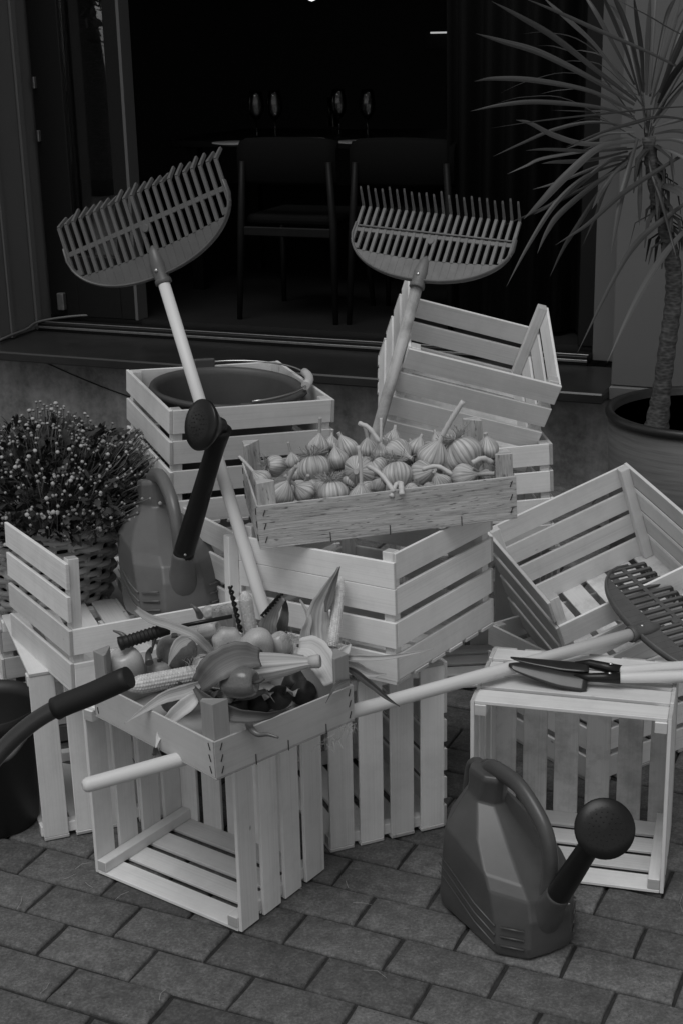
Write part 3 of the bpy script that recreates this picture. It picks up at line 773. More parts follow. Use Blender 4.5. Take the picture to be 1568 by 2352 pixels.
def make_can(label, mat, body_mat, rose_n, rx, rz, ry=0.0):
    ln_ = mat.to_3x3().inverted() @ Vector(rose_n).normalized(); rend = Vector((rx, ry, rz)) - ln_ * .050
    t = thing('watering_can', label, 'watering can', mat, 'plastic watering cans')
    o = can_body().obj('can_body', body_mat, t, .0075, seg=3)
    o.modifiers['bev'].harden_normals = True; o.modifiers['bev'].angle_limit = R(14)
    hb = MB(); hb.tube(catmull([(a_, b_, c_ * .93) for a_, b_, c_ in [(-.085, 0, .300), (-.070, 0, .328), (-.03, 0, .336), (.026, 0, .334), (.083, 0, .304), (.117, 0, .268), (.130, 0, .218), (.128, 0, .17), (.122, 0, .125)]], 6), .0178, 12, flat=.80, up=Vector((0, 1, 0))); hb.obj('handle', body_mat, t)
    hb = MB(); hb.tube(catmull([(a_, b_, c_ * .93) for a_, b_, c_ in [(-.10, 0, .318), (-.13, 0, .312), (-.142, 0, .28), (-.148, 0, .22), (-.145, 0, .16), (-.128, 0, .13)]], 6), .011, 10, flat=1.3, up=Vector((0, 1, 0))); hb.obj('rear_handle', body_mat, t)
    for sy in (-1, 1):
        rib = MB()
        for k, z in enumerate((.028, .048, .068)):
            rib.tube([(-.11, sy * .0955, z + .055), (.02, sy * .0962, z + .012), (.088, sy * .0945, z)], [.0014, .002, .002], 6)
            rib.tube([(.097, sy * .088, z), (.132, sy * .058, z)], .0019, 6)
        rib.obj('moulded_ribs', body_mat, t)
    sp_ = MB(); sp_.tube(catmull([(.085, 0, .055), (.118, 0, .085), (.142, 0, .118), (.160, 0, .150)], 5), [.045] * 2 + [.044, .042, .04, .037, .034, .031, .029, .0275, .0262, .0255, .025, .0245, .024, .0235][:14], 18)
    so_ = sp_.obj('spout_base', body_mat, t)
    tb_ = MB(); tb_.tube(catmull([Vector((.155, 0, .141)).lerp(rend, q / 3) for q in range(4)], 5), [.9 * q for q in (.0262, .0258, .0255, .0252, .0248, .0245, .024, .0235, .023, .0225, .0222, .022, .022, .0225, .024, .026)], 20)
    tb_.obj('spout_tube', M['black'], t)
    rs = MB(); rs.lathe([(.019, -.052), (.023, -.036), (.044, -.013), (.0525, -.003), (.0535, .003), (.0515, .0055), (.033, .0095), (0, .0115)], 40)
    ro = rs.obj('rose', M['black'], t, 0)
    RM = Matrix.Translation((rx, ry, rz)) @ ln_.to_track_quat('Z', 'Y').to_matrix().to_4x4(); ro.matrix_local = RM
    hl = MB()
    for rr, cnt in ((.012, 7), (.021, 13), (.029, 18), (.036, 22)):
        for k in range(cnt):
            a = 2 * math.pi * k / cnt; zz = .0118 - (rr / .0465) ** 2 * .0058
            hl.lathe([(.0015, -.001), (.0015, .0005), (0, .0005)], 6, Matrix.Translation((rr * math.cos(a), rr * math.sin(a), zz)))
    ho = hl.obj('rose_holes', M['staple'], ro)
    sc = MB(); sc.lathe([(.003, 0), (.003, .001), (0, .0015)], 10); s_ = sc.obj('screw', M['steel'], t); s_.matrix_local = Matrix.Translation((.196, -.004, .148)) @ Matrix.Rotation(R(110), 4, 'Y')
    return t
make_can('dark grey watering can on the paving in the right foreground', pose(.315, 2.535, .002, R(-62)), M['can'], (-.05, -.87, .49), .285, .350)
make_can('grey watering can standing in the open-fronted crate at left', pose(-.386, 3.13, .437, R(-70), 0, R(-14)), M['can_light'], (-.74, -.61, .28), .35, .424, .026)

# ---- trowels on the crate
def make_trowel(label, tip, sh_, ferr, end, roll, wid):
    tip, sh_, ferr, end = map(Vector, (tip, sh_, ferr, end)); t = thing('garden_trowel', label, 'trowel', Matrix.Translation(sh_), 'trowels on the crate')
    ax = (sh_ - tip).normalized(); up = Vector((0, 0, 1)); sd_ = ax.cross(up).normalized(); rot = Matrix.Rotation(roll, 3, ax); sd_ = rot @ sd_
    mb = MB(); n = 14; pts = []; w = []
    for k in range(n + 1):
        u = k / n; pts.append(tip - sh_ + (sh_ - tip) * u); w.append(wid * min(1, .10 + 1.15 * (u ** .62)) if u < .93 else wid * (.98 if u < .97 else .86))
    mb.strip(pts, w, sd_, 8, .17, .5); mb.obj('blade', M['blade'], t, solid=.0018)
    mb = MB(); d_ = (ferr - sh_).normalized(); mb.tube([(tip - sh_) * .18, d_ * .0, (ferr - sh_) * .4, (ferr - sh_)], [.002, .009, .0105, .0125], 14); mb.obj('ferrule', M['black'], t)
    mb = MB(); hv = end - ferr; mb.tube([ferr - sh_ - hv * .02] + [ferr - sh_ + hv * q for q in (.0, .15, .4, .7, .93, 1)], [.009, .0105, .0112, .0122, .0132, .012, .005], 16); mb.obj('handle', M['pole'], t)
    mb = MB(); mb.lathe([(.0042, 0), (.0042, .0015), (0, .003)], 12); o = mb.obj('screw', M['steel'], t); o.location = ferr - sh_ - d_ * .022 + Vector((0, -.004, .0115))
make_trowel('garden trowel at the back of the pair, blade partly covered', at(1171, 1509, z=.443), at(1352, 1524, z=.436), at(1424, 1541, z=.432), at(1640, 1528, z=.430), R(-8), .062)
make_trowel('garden trowel at the front of the pair, overlapping the other', at(1167, 1526, z=.440), at(1350, 1556, z=.422), at(1423, 1557, z=.424), at(1650, 1552, z=.424), R(24), .066)

# ---- cart handle at the left edge
ha = [at(297, 1555, y=2.13), at(215, 1592, y=2.14), at(128, 1628, y=2.15), at(60, 1672, y=2.15), at(-5, 1735, y=2.14), at(-60, 1815, y=2.12), at(-110, 1930, y=2.10), at(-135, 2060, y=2.08)]
ct = thing('cart_handle', 'bent black metal tube handle with a thick rubber grip at the left edge', 'handle', Matrix.Translation(ha[2]))
pp = catmull(ha, 6); o0 = ha[2]
mb = MB(); mb.tube([p - o0 for p in pp[8:]] + [Vector((pp[-1].x - o0.x - .02, pp[-1].y - o0.y, .0 - o0.z))], .0145, 16); mb.obj('tube', M['tubemetal'], ct)
mb = MB(); gp = pp[:13]; mb.tube([p - o0 for p in gp], [.0178, .0186] + [.0186] * (len(gp) - 3) + [.0190], 20); mb.obj('rubber_grip', M['rubber'], ct)

# ---- black tub at left
tbm = Matrix.Translation((-.80, 2.98, 0))
tu = thing('black_tub', 'round black plastic tub on the paving at the far left', 'tub', tbm)
mb = MB(); mb.lathe([(.09, 0), (.095, .004), (.118, .25), (.126, .262), (.126, .29), (.122, .292), (.112, .26), (.088, .012), (0, .01)], 40); mb.obj('tub_body', M['tub'], tu)
mb = MB(); mb.tube(catmull([(-.03, -.115, .245), (.02, -.145, .225), (.07, -.13, .22), (.10, -.075, .24)], 6), .006, 10); mb.obj('tub_handle', M['cable'], tu)

# ================================================================= WICKER BASKET AND CHRYSANTHEMUM
BC = Vector((-.722, 3.43, .331)); BHt = .255
def br(z): return .128 + .044 * (z / BHt) ** .8
wk = thing('wicker_basket', 'round woven wicker basket holding the flowering plant at left', 'basket', Matrix.Translation(BC))
mb = MB(); NS = 24; rows = 15
for rw in range(rows):
    z0 = .007 + (BHt - .014) * rw / (rows - 1); pts = []; K = 240
    ph0 = random.random() * 6
    for k in range(K):
        a = 2 * math.pi * k / K; wv = math.sin(a * NS / 2 + math.pi * (rw % 2)) * .0075
        pts.append(Vector(((br(z0) + wv) * math.cos(a), (br(z0) + wv) * math.sin(a), z0 + .0022 * math.sin(a * 3 + ph0))))
    pts.append(pts[0]); mb.tube(pts, .0076 + random.uniform(-.0005, .0009), 8, cap=False, tone=random.random())
mb.obj('weave', M['wicker'], wk)
mb = MB()
for k in range(NS):
    for dd in (-.022, .022):
        a = 2 * math.pi * k / NS + math.pi / NS + dd - math.pi / NS
        mb.tube([(br(z) * math.cos(a), br(z) * math.sin(a), z) for z in (0, .06, .13, .2, BHt)], .0052, 6, tone=random.random())
mb.obj('stakes', M['wicker'], wk)
mb = MB(); K = 90
for s_ in range(3):
    pts = [Vector(((br(BHt) + .005 * math.cos(k * .9 + s_ * 2.1)) * math.cos(2 * math.pi * k / K), (br(BHt) + .005 * math.cos(k * .9 + s_ * 2.1)) * math.sin(2 * math.pi * k / K), BHt + .004 + .005 * math.sin(k * .9 + s_ * 2.1))) for k in range(K)]
    mb.tube(pts + [pts[0]], .0055, 7, cap=False, tone=random.random())
mb.obj('rim', M['wicker'], wk)
mb = MB(); mb.lathe([(.118, .004), (.158, BHt - .02), (0, BHt - .01)], 40); mb.obj('liner', M['soil'], wk)

FC = BC + Vector((.015, -.03, BHt + .004)); FR = Vector((.315, .25, .222))
cr = thing('chrysanthemum', 'bushy chrysanthemum in bud growing from the wicker basket', 'plant', Matrix.Translation(FC))
rnd = random.Random(11)
lv = MB()
def small_leaf(mb, p, dv, up, ln, wd, tone):
    sd_ = dv.cross(up); sd_ = sd_.normalized() if sd_.length > 1e-4 else Vector((1, 0, 0)); nn = sd_.cross(dv).normalized()
    prof = [(0, .12), (.18, .5), (.3, .36), (.48, .95), (.6, .6), (.78, .62), (1, .05)]
    b = len(mb.v)
    for i, (u, w) in enumerate(prof):
        c = p + dv * (ln * u) - nn * (ln * .22 * u * u)
        mb.v += [c - sd_ * (wd * w / 2) + nn * wd * .1 * w, c, c + sd_ * (wd * w / 2) + nn * wd * .1 * w]
    for i in range(len(prof) - 1):
        for q in (0, 1):
            a = b + i * 3 + q; mb.face([a, a + 1, a + 4, a + 3], [(0, 0)] * 4, tone, True)
def dome_dir():
    while True:
        v = Vector((rnd.gauss(0, 1), rnd.gauss(0, 1), rnd.gauss(0, 1))).normalized()
        if v.z > -.04: return v
for k in range(2300):
    v = dome_dir(); r_ = rnd.uniform(.45, .95) ** .7; p = Vector((v.x * FR.x * r_, v.y * FR.y * r_, v.z * FR.z * r_ + .01))
    if p.z < .0: p.z = rnd.random() * .03 - .01
    dv = (v + Vector((rnd.gauss(0, .6), rnd.gauss(0, .6), rnd.gauss(0, .5)))).normalized()
    small_leaf(lv, p, dv, Vector((rnd.gauss(0, .4), rnd.gauss(0, .4), 1)), rnd.uniform(.022, .042), rnd.uniform(.014, .026), rnd.random())
lv.obj('foliage', M['leaf_dark'], cr)
sm = MB(); buds = []
def bumpy(v): return 1 + .08 * math.sin(v.x * 9 + 1) + .07 * math.sin(v.y * 11 + v.z * 7)
for k in range(1350):
    v = dome_dir()
    if v.z < .12 and rnd.random() < .5: continue
    f_ = bumpy(v) * rnd.uniform(.93, 1.06); e = Vector((v.x * FR.x * f_, v.y * FR.y * f_, v.z * FR.z * f_ + .012))
    if v.z < .25: e += Vector((0, 0, rnd.uniform(0, .03)))
    s0 = Vector((e.x * .93, e.y * .93, e.z)) * rnd.uniform(.72, .88) - Vector((0, 0, rnd.uniform(.02, .045))); mid = (s0 + e) / 2 + Vector((rnd.gauss(0, .006), rnd.gauss(0, .006), .004))
    sm.tube([s0, mid, e], [.0013, .0012, .0011], 5, cap=False, tone=rnd.random()); buds.append((e, (e - mid).normalized()))
sm.obj('stems', M['stem'], cr)
def bud_mesh(light):
    b_ = MB(); b_.lathe([(.0008, -.001), (.0028, .0), (.0042, .0022), (.0042, .0046), (.0028, .0064), (0, .0069)], 9, mod=lambda ph, i: 1 + .08 * math.cos(ph * 4.5), tone=lambda u, i: (.0 if i < 2 else .35 + .5 * light)); return b_
proto = [bud_mesh(l).mesh('flower_bud') for l in (.1, .45, 1.0)]
for p_ in proto: p_.materials.append(M['bud'])
dist = sorted(range(len(buds)), key=lambda i: (FC + buds[i][0] - CAMPOS).length)
rest = MB()
for rank, i in enumerate(dist):
    e, dv = buds[i]; big = .78 if rnd.random() < .85 else 1.1
    q = dv.to_track_quat('Z', 'Y').to_matrix().to_4x4(); mt = Matrix.Translation(e) @ q @ Matrix.Scale(big * rnd.uniform(.8, 1.2), 4)
    if rank < 100:
        o = bpy.data.objects.new('flower_bud', proto[2 if big > 1 else rnd.choice((0, 1))]); COL.objects.link(o); o.parent = cr; o.matrix_local = mt
    else:
        li = 1 if big > 1 else rnd.random() * .5
        rest.lathe([(.0008, -.001), (.0028, .0), (.0042, .0022), (.0042, .0046), (.0028, .0064), (0, .0069)], 8, mt, tone=lambda u, i: (.0 if i < 2 else .35 + .5 * li))
ro = rest.obj('flower_buds', M['bud'], cr); ro['kind'] = 'stuff'

# ================================================================= POTTED PALM
PC = Vector((1.165, 4.55, 0))
pt = thing('planter', 'large round planter with grained sides at the right edge', 'planter', Matrix.Translation(PC))
def ringmat():
    m, n, b = new_mat('grained_planter'); co = coords(n)
    w = noise(n, 1, 5, mapping(n, co, (4, 4, 60)), .6)
    L(n, ramp(n, w.outputs[0], [(.3, .06), (.7, .115)]), b.inputs['Base Color']); b.inputs['Roughness'].default_value = .6; bump(n, b, w.outputs[0], .5, .004); return m
M['planter'] = ringmat(); M['planter_rim'] = plain('planter_rim', .02, .4, .2, 10)
mb = MB(); mb.lathe([(.255, .0), (.285, .03), (.308, .492)], 64); mb.obj('pot_body', M['planter'], pt)
mb = MB(); mb.lathe([(.308, .492), (.314, .495), (.317, .508), (.312, .518), (.300, .520), (.290, .512), (.286, .46)], 64); mb.obj('pot_rim', M['planter_rim'], pt)
mb = MB(); mb.lathe([(.288, .455), (.2, .468), (.0, .475)], 40); mb.obj('soil', M['soil'], pt)
PY = 4.42
palm = thing('potted_palm', 'tall spiky strap-leaved palm with a ringed bent trunk in the planter', 'palm', Matrix.Translation(at(1507, 1000, y=PY)))
po = palm.matrix_world.translation.copy()
tk = [at(x, y, y=PY + dy) - po for x, y, dy in ((1506, 988, 0), (1518, 900, .0), (1532, 790, .0), (1544, 700, .01), (1545, 620, .02), (1532, 545, .03), (1512, 470, .04), (1497, 390, .05), (1488, 315, .05))]
mb = MB(); tkc = catmull(tk, 8); kk = len(tkc)
mb.tube(tkc, [.029 - .010 * (i / kk) + .0022 * math.sin(i * 2.3) + (.010 * (1 - i / 8) if i < 8 else 0) for i in range(kk)], 18); mb.obj('trunk', M['bark'], palm)
mb = MB(); t2 = catmull([Vector((.17, .12, .02)), Vector((.16, .13, .35)), Vector((.12, .12, .75)), Vector((.10, .10, 1.0))], 8); mb.tube(t2, [.036 - .01 * i / len(t2) for i in range(len(t2))], 14); mb.obj('trunk', M['bark'], palm)
crown = at(1488, 330, y=PY + .05)
# skirt of dead leaf bases around the neck
mb = MB(); rnd = random.Random(5)
for k in range(46):
    u = rnd.uniform(.62, .98); c = tkc[int(u * (kk - 1))]; a = rnd.uniform(0, 6.28); ov = Vector((math.cos(a), math.sin(a), 0)); ln = rnd.uniform(.05, .14)
    p0 = c + ov * .02; mb.strip([p0, p0 + ov * ln * .45 - Vector((0, 0, ln * .25)), p0 + ov * ln * .6 - Vector((0, 0, ln * .9))], [.02, .014, .003], Vector((0, 0, 1)).cross(ov), 2, .15, rnd.random())
mb.obj('dead_leaf_bases', M['palmdead'], palm)
def Zp(x, y): return (x / 3.2864 + 1090.9, y / 3.2864)
LEAVES = [  # control points in the zoomed picture, depth offset of the tip, width
 ([(1215, 760), (930, 540), (600, 280), (330, 120), (118, 8)], -.10, 1.25), ([(1200, 790), (900, 605), (500, 400), (200, 310), (0, 252)], -.16, 1.2),
 ([(1205, 850), (880, 690), (450, 605), (150, 592), (-10, 614)], -.22, 1.0), ([(1200, 880), (900, 805), (480, 768), (200, 790), (-40, 840)], -.05, .9),
 ([(1215, 1060), (850, 1085), (600, 1020), (420, 930), (305, 905)], -.20, 1.2), ([(1180, 960), (890, 920), (600, 975), (350, 1080), (130, 1182)], .10, .7),
 ([(1140, 1110), (900, 1130), (520, 1190), (380, 1250), (238, 1314)], -.05, .7), ([(1215, 1060), (940, 1110), (680, 1330), (500, 1520), (362, 1655)], -.30, 1.5),
 ([(1180, 1200), (1000, 1225), (700, 1345), (560, 1395), (430, 1430)], .02, .6), ([(1190, 1170), (1000, 1220), (720, 1440), (560, 1550), (440, 1620)], -.12, .9),
 ([(1100, 1230), (830, 1330), (600, 1540), (400, 1850), (232, 2165)], -.20, .9), ([(1170, 1240), (930, 1370), (650, 1600), (540, 1750), (465, 1915)], -.08, 1.1),
 ([(1700, 1090), (1400, 1270), (1100, 1470), (850, 1690), (600, 1852)], -.35, 1.0), ([(1225, 1045), (1170, 1230), (1100, 1500), (1060, 1720), (1020, 1925)], -.32, 1.1),
 ([(1660, 1480), (1440, 1640), (1230, 1820), (1060, 2080), (760, 2680)], -.40, 1.2), ([(1720, 1600), (1520, 1800), (1360, 2010), (1180, 2330), (990, 2740)], -.5, 1.3),
 ([(1250, 1150), (1245, 1330), (1240, 1480), (1238, 1600), (1235, 1705)], -.28, .9), ([(1700, 800), (1400, 815), (1000, 855), (500, 910), (110, 968)], -.45, .35),
 ([(1150, 1140), (900, 1200), (720, 1215), (600, 1220), (495, 1235)], -.12, 1.0), ([(1190, 1120), (900, 1140), (700, 1130), (520, 1125), (378, 1136)], -.18, .8),
 ([(1190, 720), (920, 360), (720, 165), (600, 60), (500, -30)], .05, .9), ([(1700, 590), (1300, 390), (900, 215), (600, 80), (350, -20)], -.25, .8),
 ([(1200, 640), (1040, 330), (920, 110), (850, 0), (800, -70)], .10, .9), ([(1240, 720), (1150, 400), (1050, 150), (980, 0), (940, -90)], -.10, 1.2),
 ([(1260, 690), (1200, 380), (1120, 130), (1060, 0), (1010, -110)], -.05, 1.2), ([(1270, 700), (1255, 400), (1220, 150), (1190, -60)], -.1, 1.0),
 ([(1290, 720), (1300, 400), (1310, 150), (1320, -80)], .0, 1.1), ([(1330, 700), (1420, 400), (1500, 150), (1560, -60)], .05, 1.0),
 ([(1390, 700), (1480, 480), (1600, 200), (1720, -60)], -.1, 1.3), ([(1380, 780), (1500, 560), (1700, 330)], -.15, 1.2),
 ([(1700, 330), (1480, 220), (1300, 115), (1050, -10)], -.35, .35), ([(1350, 960), (1480, 920), (1620, 890), (1800, 920)], .0, .8),
 ([(1350, 1010), (1500, 985), (1640, 1010), (1800, 1100)], -.1, .9), ([(1340, 1060), (1480, 1050), (1620, 1090), (1800, 1200)], -.1, .9), ([(1330, 1110), (1460, 1130), (1600, 1200), (1740, 1330)], -.12, 1.0),
 ([(1330, 1400), (1460, 1400), (1600, 1480), (1800, 1700)], -.2, 2.0), ([(1190, 1180), (1060, 1290), (960, 1420), (920, 1500), (878, 1580)], -.15, 1.0),
 ([(1170, 1200), (1080, 1260), (980, 1420), (900, 1640), (805, 1858)], .0, .7), ([(1150, 1200), (950, 1430), (760, 1720), (660, 1880), (560, 2090)], .1, .9),
 ([(1200, 1000), (1000, 1010), (860, 1060), (660, 1130)], .05, .6), ([(1180, 1040), (1060, 1050), (920, 1090), (820, 1130)], .08, .6),
 ([(1190, 1150), (980, 1330), (700, 1480), (450, 1600), (215, 1700)], .12, .7), ([(1210, 830), (1050, 780), (900, 700), (700, 640), (630, 625)], .12, .6), ([(1200, 900), (1050, 845), (820, 838), (570, 832)], .1, .4),
 ([(1700, 920), (1400, 880), (1200, 925), (950, 1000), (680, 1110)], -.2, .7), ([(1300, 1150), (1330, 1300), (1400, 1500), (1480, 1800), (1520, 1960)], -.2, .6), ([(1340, 950), (1480, 760), (1640, 560)], .1, .9), ([(1330, 900), (1440, 720), (1560, 520), (1700, 330)], .1, .8),
]
rnd = random.Random(9)
for ctl, dz, wd in LEAVES:
    n = len(ctl); pts = []
    for i, (zx, zy) in enumerate(ctl):
        u = i / (n - 1); px, py2 = Zp(zx, zy); pts.append(at(px, py2, y=PY + .05 + dz * u) - po)
    cc = catmull(pts, 6); k = len(cc); w = []
    for i in range(k):
        u = i / (k - 1); w.append(.0155 * wd * (min(1, .45 + 1.3 * u) if u < .5 else max(.02, 1 - ((u - .5) / .5) ** 1.8)))
    tg = (cc[-1] - cc[0]).normalized(); sdv = tg.cross(Vector((rnd.uniform(-.3, .3), -1, rnd.uniform(.2, .9)))).normalized()
    mb = MB(); mb.strip(cc, w, sdv, 4, .16, rnd.random()); mb.obj('leaf', M['palmleaf'], palm)
for k in range(24):
    a = rnd.uniform(0, 6.28); el = rnd.uniform(.0, 1.25); dv = Vector((math.cos(a) * math.cos(el), abs(math.sin(a)) * math.cos(el) * .9 + .1, math.sin(el))); ln = rnd.uniform(.32, .6)
    c0 = crown - po + Vector((0, .02, rnd.uniform(-.05, .14))); pts = [c0 + dv * .02, c0 + dv * ln * .5 + Vector((0, 0, .02)), c0 + dv * ln * .8 - Vector((0, 0, ln * .07)), c0 + dv * ln - Vector((0, 0, ln * .2))]
    cc = catmull(pts, 5); kq = len(cc); w = [.015 * (min(1, .5 + u) if u < .5 else max(.02, 1 - ((u - .5) / .5) ** 1.8)) for u in [i / (kq - 1) for i in range(kq)]]
    mb = MB(); mb.strip(cc, w, dv.cross(Vector((0, 0, 1))).normalized(), 4, .16, rnd.random()); mb.obj('leaf', M['palmleaf'], palm)

# ================================================================= GARLIC
def garlic_bulb(seed, lob):
    rg = random.Random(seed); mb = MB(); N = 72
    pr = []
    for i in range(17):
        t = i / 16; ang = math.pi * t
        r_ = math.sin(ang) ** .82 * (1 - .06 * math.cos(ang)); z = -math.cos(ang) * .86
        if t > .60: r_ = max(r_ * (1 - (t - .60) * 1.5), .17); z += (t - .60) * 1.05
        pr.append((max(r_, .02), z))
    ph0 = rg.random() * 6; st = [.5 + .28 * math.sin(q * 1.9 + rg.uniform(-.6, .6)) * rg.random() + rg.uniform(-.1, .12) for q in range(N)]
    am = [rg.uniform(.25, .8) for _ in range(lob)]
    def mod(ph, i):
        f = math.sin(math.pi * i / 16); a = (ph + ph0) % (2 * math.pi); k = int(a / (2 * math.pi) * lob)
        return 1 + .05 * f * math.sin(ph * 2 + ph0 * 3 + i * .2) + .04 * f * math.sin(ph * 3 + i * .35) + f * .085 * am[k % lob] * (abs(math.sin((ph + ph0) * lob / 2)) ** .7 - .6)
    mb.lathe(pr, N, mod=mod, tone=lambda u, i: st[int(u * N) % N] * (1 if i > 2 else .4) )
    return mb
def make_garlic(seed, lob, stemlen, bend, roots):
    t = thing('garlic_bulb', 'garlic bulb', 'garlic bulb', None, 'garlic bulbs heaped in the rough tray')
    garlic_bulb(seed, lob).obj('bulb', M['garlic'], t)
    rg = random.Random(seed + 50)
    mb = MB(); pts = [(0, 0, .85), (0, 0, 1.05), (bend * .25, 0, 1.05 + stemlen * .35), (bend * .7, bend * .2, 1.05 + stemlen * .7), (bend * 1.2, bend * .5, 1.05 + stemlen)]
    cc = catmull(pts, 4); mb.tube(cc, [.25 - .09 * min(1, i / 5) + .015 * math.sin(i * 3) for i in range(len(cc) - 2)] + [.16, .165], 10, tone=rg.random()); mb.obj('stem', M['gstem'], t)
    if roots:
        mb = MB()
        for k in range(60):
            a = rg.uniform(0, 6.28); r_ = rg.uniform(.05, .42); p = Vector((r_ * math.cos(a), r_ * math.sin(a), -.84)); dv = Vector((math.cos(a) * rg.uniform(.1, .6), math.sin(a) * rg.uniform(.1, .6), -rg.uniform(.05, .45))) * 1.45
            mb.tube([p, p + dv * .5 + Vector((rg.gauss(0, .08), rg.gauss(0, .08), 0)), p + dv + Vector((rg.gauss(0, .16), rg.gauss(0, .16), 0))], .022, 4, cap=False)
        mb.obj('roots', M['groot'], t)
    return t
GP = [make_garlic(1, 9, 1.6, .2, True), make_garlic(2, 8, 2.3, .7, True), make_garlic(3, 10, .5, .05, True), make_garlic(4, 7, 3.0, -.3, False)]
def Zg(x, y): return (x / 2.1008 + 516.7, y / 2.1008 + 918.6)
Lx = LM.to_3x3() @ Vector((1, 0, 0)); Ly = LM.to_3x3() @ Vector((0, 1, 0)); Lz = LM.to_3x3() @ Vector((0, 0, 1))
s_a = LM @ Vector((0, .045, LH - .022)); s_b = LM @ Vector((0, LB - .05, LH + .030)); s_n = (s_b - s_a).cross(Lx).normalized()
TO = lambda x, z, y=0: Vector((x, y, z)).normalized()
# (zoom x, zoom y, radius, axis (points to the stem), proto, lift, descriptive label)
GAR = [
 (270, 462, 62, TO(.45, .9, -.1), 0, 0, 'garlic bulb with a straight pale stem slanting right at the front left of the tray'), (240, 318, 52, TO(.8, -.2, .4), 2, .0, 'garlic bulb beside the front left corner, root tuft to the left'),
 (182, 385, 50, TO(-.6, .5, .2), 1, 0, 'garlic bulb against the left end, its stem bent over the edge'), (432, 330, 80, TO(.1, -.8, -.3), 2, .012, 'largest garlic bulb of the left half, roots upward'),
 (385, 445, 48, TO(-.6, .6, -.3), 0, 0, 'small garlic bulb at the front with a stem slanting left'), (520, 450, 70, TO(.1, -.9, -.25), 2, 0, 'garlic bulb at the front with its root tuft on top'),
 (655, 478, 60, TO(.03, .95, -.05), 3, 0, 'garlic bulb at the front with a tall upright stem in the middle'), (650, 345, 70, TO(-.2, .3, -.9), 2, .008, 'garlic bulb behind the tall front stem'),
 (545, 292, 53, TO(-.2, .9, .3), 2, .004, 'smooth round garlic bulb left of the middle'), (452, 228, 52, TO(.1, .95, .1), 0, .004, 'garlic bulb at the back left with a short upright stem'),
 (590, 238, 56, TO(-.4, .8, .2), 2, .006, 'garlic bulb at the back, second from the left'), (832, 252, 66, TO(.6, -.1, -.75), 2, .016, 'pale garlic bulb in the middle with a dark stub'),
 (740, 322, 50, TO(.7, -.7, -.35), 1, .014, 'garlic bulb whose long stem slants down to the front rim'), (752, 258, 44, TO(-.02, .95, .1), 3, .012, 'garlic bulb in the middle back with a long pale stem'),
 (832, 365, 75, TO(.1, -.75, -.5), 1, .006, 'garlic bulb pointing downward in the middle front'), (950, 355, 62, TO(.5, .3, -.5), 2, .004, 'striped garlic bulb right of the middle'),
 (1000, 282, 76, TO(.35, .9, -.05), 3, .010, 'striped garlic bulb with a tall dark stem at right'), (1146, 262, 86, TO(.5, -.75, -.3), 1, .014, 'largest garlic bulb of the right half'),
 (1265, 238, 57, TO(-.1, .95, 0), 2, .01, 'garlic bulb at the back right corner'), (1150, 372, 66, TO(.7, .3, -.5), 0, .002, 'garlic bulb near the right end, roots toward the front'),
 (1040, 408, 50, TO(-.4, .85, -.1), 2, 0, 'small garlic bulb at the right front'), (900, 446, 42, TO(-.7, -.2, -.6), 0, 0, 'small garlic bulb at the front rim with two stems'),
 (925, 235, 46, TO(.3, .85, .2), 2, .006, 'pale garlic bulb behind the dark stem'), (1030, 205, 42, TO(-.3, .8, .3), 2, .004, 'small garlic bulb at the back, right of the middle'),
 (345, 362, 42, TO(.2, .8, .4), 2, -.006, 'half hidden garlic bulb behind the left straight stem'), (690, 238, 46, TO(-.05, .95, .05), 0, .004, 'garlic bulb at the back with a short pale stem'),
 (330, 298, 40, TO(-.2, .95, .1), 0, 0, 'garlic bulb at the back left with a thin upright stem'), (805, 212, 56, TO(.2, .9, .3), 2, -.004, 'hidden garlic bulb at the very back of the middle'),
 (512, 215, 36, TO(.1, .8, .4), 2, 0, 'small garlic bulb at the back between two larger ones'), (985, 432, 38, TO(.8, .3, -.3), 2, 0, 'smallest garlic bulb along the front rim'),
 (1255, 372, 34, TO(-.6, .6, -.5), 0, 0, 'garlic bulb tucked in the right end with stem stubs'), (735, 420, 40, TO(.3, .5, .5), 2, -.012, 'dark garlic bulb deep between the stems in the middle'), (610, 400, 40, TO(.3, .5, .5), 2, -.014, 'garlic bulb deep behind the front row'),
]
rnd = random.Random(21)
for k_ in range(14):
    GAR.append((rnd.uniform(300, 1220), 0, rnd.uniform(36, 50), TO(rnd.uniform(-.8, .8), rnd.uniform(-.2, .8), rnd.uniform(-.4, .4)), rnd.choice((0, 2, 2)), -.016, 'garlic bulb half buried deep in the heap'))
    GAR[-1] = (GAR[-1][0], rnd.uniform(270, 430) - (GAR[-1][0] - 700) * .06) + GAR[-1][2:]
for zx, zy, rr, ax, pi_, lift, lab in GAR:
    px, py2 = Zg(zx, zy); p = at_plane(px, py2, s_a + Vector((0, 0, lift)), s_n); dist_ = (p - CAMPOS).length
    rad = rr / 2.1008 / F_PX * dist_ * 1.08
    q = ax.to_track_quat('Z', 'Y').to_matrix().to_4x4() @ Matrix.Rotation(rnd.uniform(0, 6.28), 4, 'Z')
    sq = Matrix.Diagonal((rnd.uniform(.93, 1.07), rnd.uniform(.88, 1.03), rnd.uniform(.86, 1.04), 1))
    copy_thing(GP[pi_], Matrix.Translation(p) @ q @ Matrix.Scale(rad, 4) @ sq, lab)
for t in GP:
    for c in list(t.children): bpy.data.objects.remove(c)
    bpy.data.objects.remove(t)
